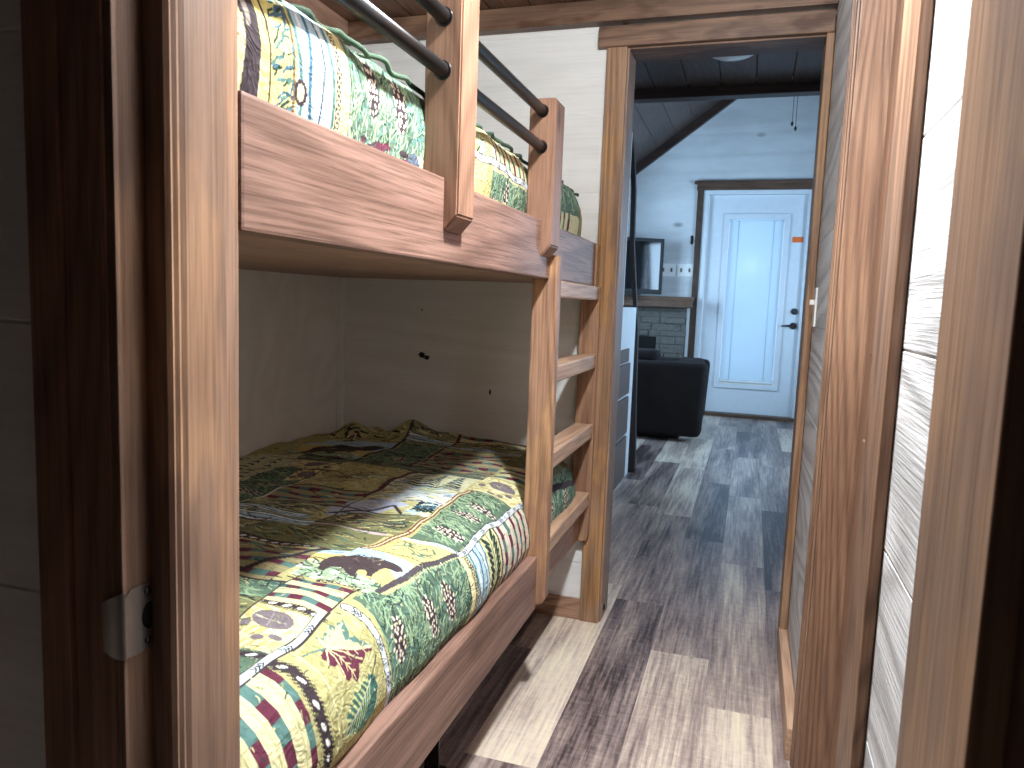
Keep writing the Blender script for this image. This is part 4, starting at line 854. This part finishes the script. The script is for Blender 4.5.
def outlet(x, label):
    t = thing('outlet_cover', label, 'outlet', (x, FY, 1.49), 'wall plates beside the television')
    box('plate', (x - 0.085, FY - 0.008, 1.43), (x + 0.085, FY - 0.0005, 1.56), mPlate, t, 0.002)
    for dx in (-0.042, 0.042): 
        bm = bmesh.new(); add_box(bm, (x + dx - .010, FY - .0095, 1.475), (x + dx + .010, FY - .0075, 1.515), 0.001); obj('socket', bm, mGrey, t)
outlet(-0.872, 'white wall plate nearer the television above the mantel'); outlet(-0.688, 'white wall plate nearer the dark door casing above the mantel')
t = thing('wall_hook', 'small grey metal hook on the white wall above the wall plates', 'hook', (-0.64, FY, 1.79))
box('hook_plate', (-0.655, FY - 0.006, 1.76), (-0.63, FY - 0.0005, 1.85), mDarkMetal, t, 0.001); tube('hook_arm', [(-0.642, FY - 0.005, 1.80), (-0.642, FY - 0.035, 1.785), (-0.642, FY - 0.04, 1.81)], 0.005, mDarkMetal, t, 8)

def soft(name, a, b, bev, mat, par, taper=None, seg=4):
    bm = bmesh.new(); x0, y0, z0 = a; x1, y1, z1 = b; add_box(bm, a, b)
    bmesh.ops.bevel(bm, geom=list(bm.edges), offset=bev, segments=seg, affect='EDGES', profile=0.5)
    if taper: 
        for v in bm.verts: taper(v.co)
    for f in bm.faces: f.smooth = True
    return obj(name, bm, mat, par)
ch = thing('recliner', 'dark brown suede recliner chair turned towards the fireplace', 'armchair', (-0.8, 6.6, 0))
def flare(co):
    co.x += 0.05 * max(0, (co.z - 0.1)) if co.x > -0.6 else 0
soft('outer_arm', (-1.16, 6.20, 0.045), (-0.335, 6.40, 0.66), 0.05, mSofa, ch, flare, 5)
soft('far_arm', (-1.16, 6.98, 0.085), (-0.36, 7.18, 0.64), 0.05, mSofa, ch, flare, 5)
soft('seat', (-1.15, 6.38, 0.11), (-0.40, 7.0, 0.42), 0.04, mSofa, ch); soft('backrest', (-0.60, 6.38, 0.30), (-0.37, 7.0, 0.66), 0.05, mSofa, ch)
soft('headrest', (-0.95, 6.42, 0.60), (-0.71, 6.96, 0.79), 0.07, mSofa, ch, None, 5) if False else soft('arm_pillow', (-1.12, 6.28, 0.62), (-0.72, 6.56, 0.745), 0.06, mSofa, ch, None, 5)
box('base', (-1.02, 6.34, 0.0), (-0.52, 7.04, 0.09), mTvCase, ch, 0.01)

# ceiling fan over the living room; only its two pull chains hang into view
fan = thing('ceiling_fan', 'ceiling fan whose two dark pull chains hang in front of the far wall', 'ceiling fan', (0.20, 6.0, 2.95))
bm = bmesh.new(); add_tube(bm, [(0.20, 6.0, roofz(0.20) - 0.002), (0.20, 6.0, 2.98)], 0.012, 10); obj('downrod', bm, mBlack, fan)
bm = bmesh.new(); add_tube(bm, [(0.20, 6.0, 3.02), (0.20, 6.0, 2.98), (0.20, 6.0, 2.92), (0.20, 6.0, 2.87)], [0.05, 0.10, 0.10, 0.05], 24); obj('motor_housing', bm, mBlack, fan)
for k in range(5):
    a = 2 * math.pi * k / 5 + 0.3; bm = bmesh.new(); add_box(bm, (0.10, -0.065, 2.945), (0.62, 0.065, 2.955), 0.003); bm.transform(Matrix.Translation((0.20, 6.0, 0)) @ Matrix.Rotation(a, 4, 'Z')); obj('blade', bm, wDark, fan)
for x, y, z in ((0.187, 6.0, 2.49), (0.212, 6.0, 2.455)):
    bm = bmesh.new(); add_tube(bm, [(x, y, 2.88), (x, y, z)], 0.0022, 6); add_ball(bm, (x, y, z - 0.012), 0.010, (1, 1, 1.7)); obj('pull_chain', bm, mBlack, fan)
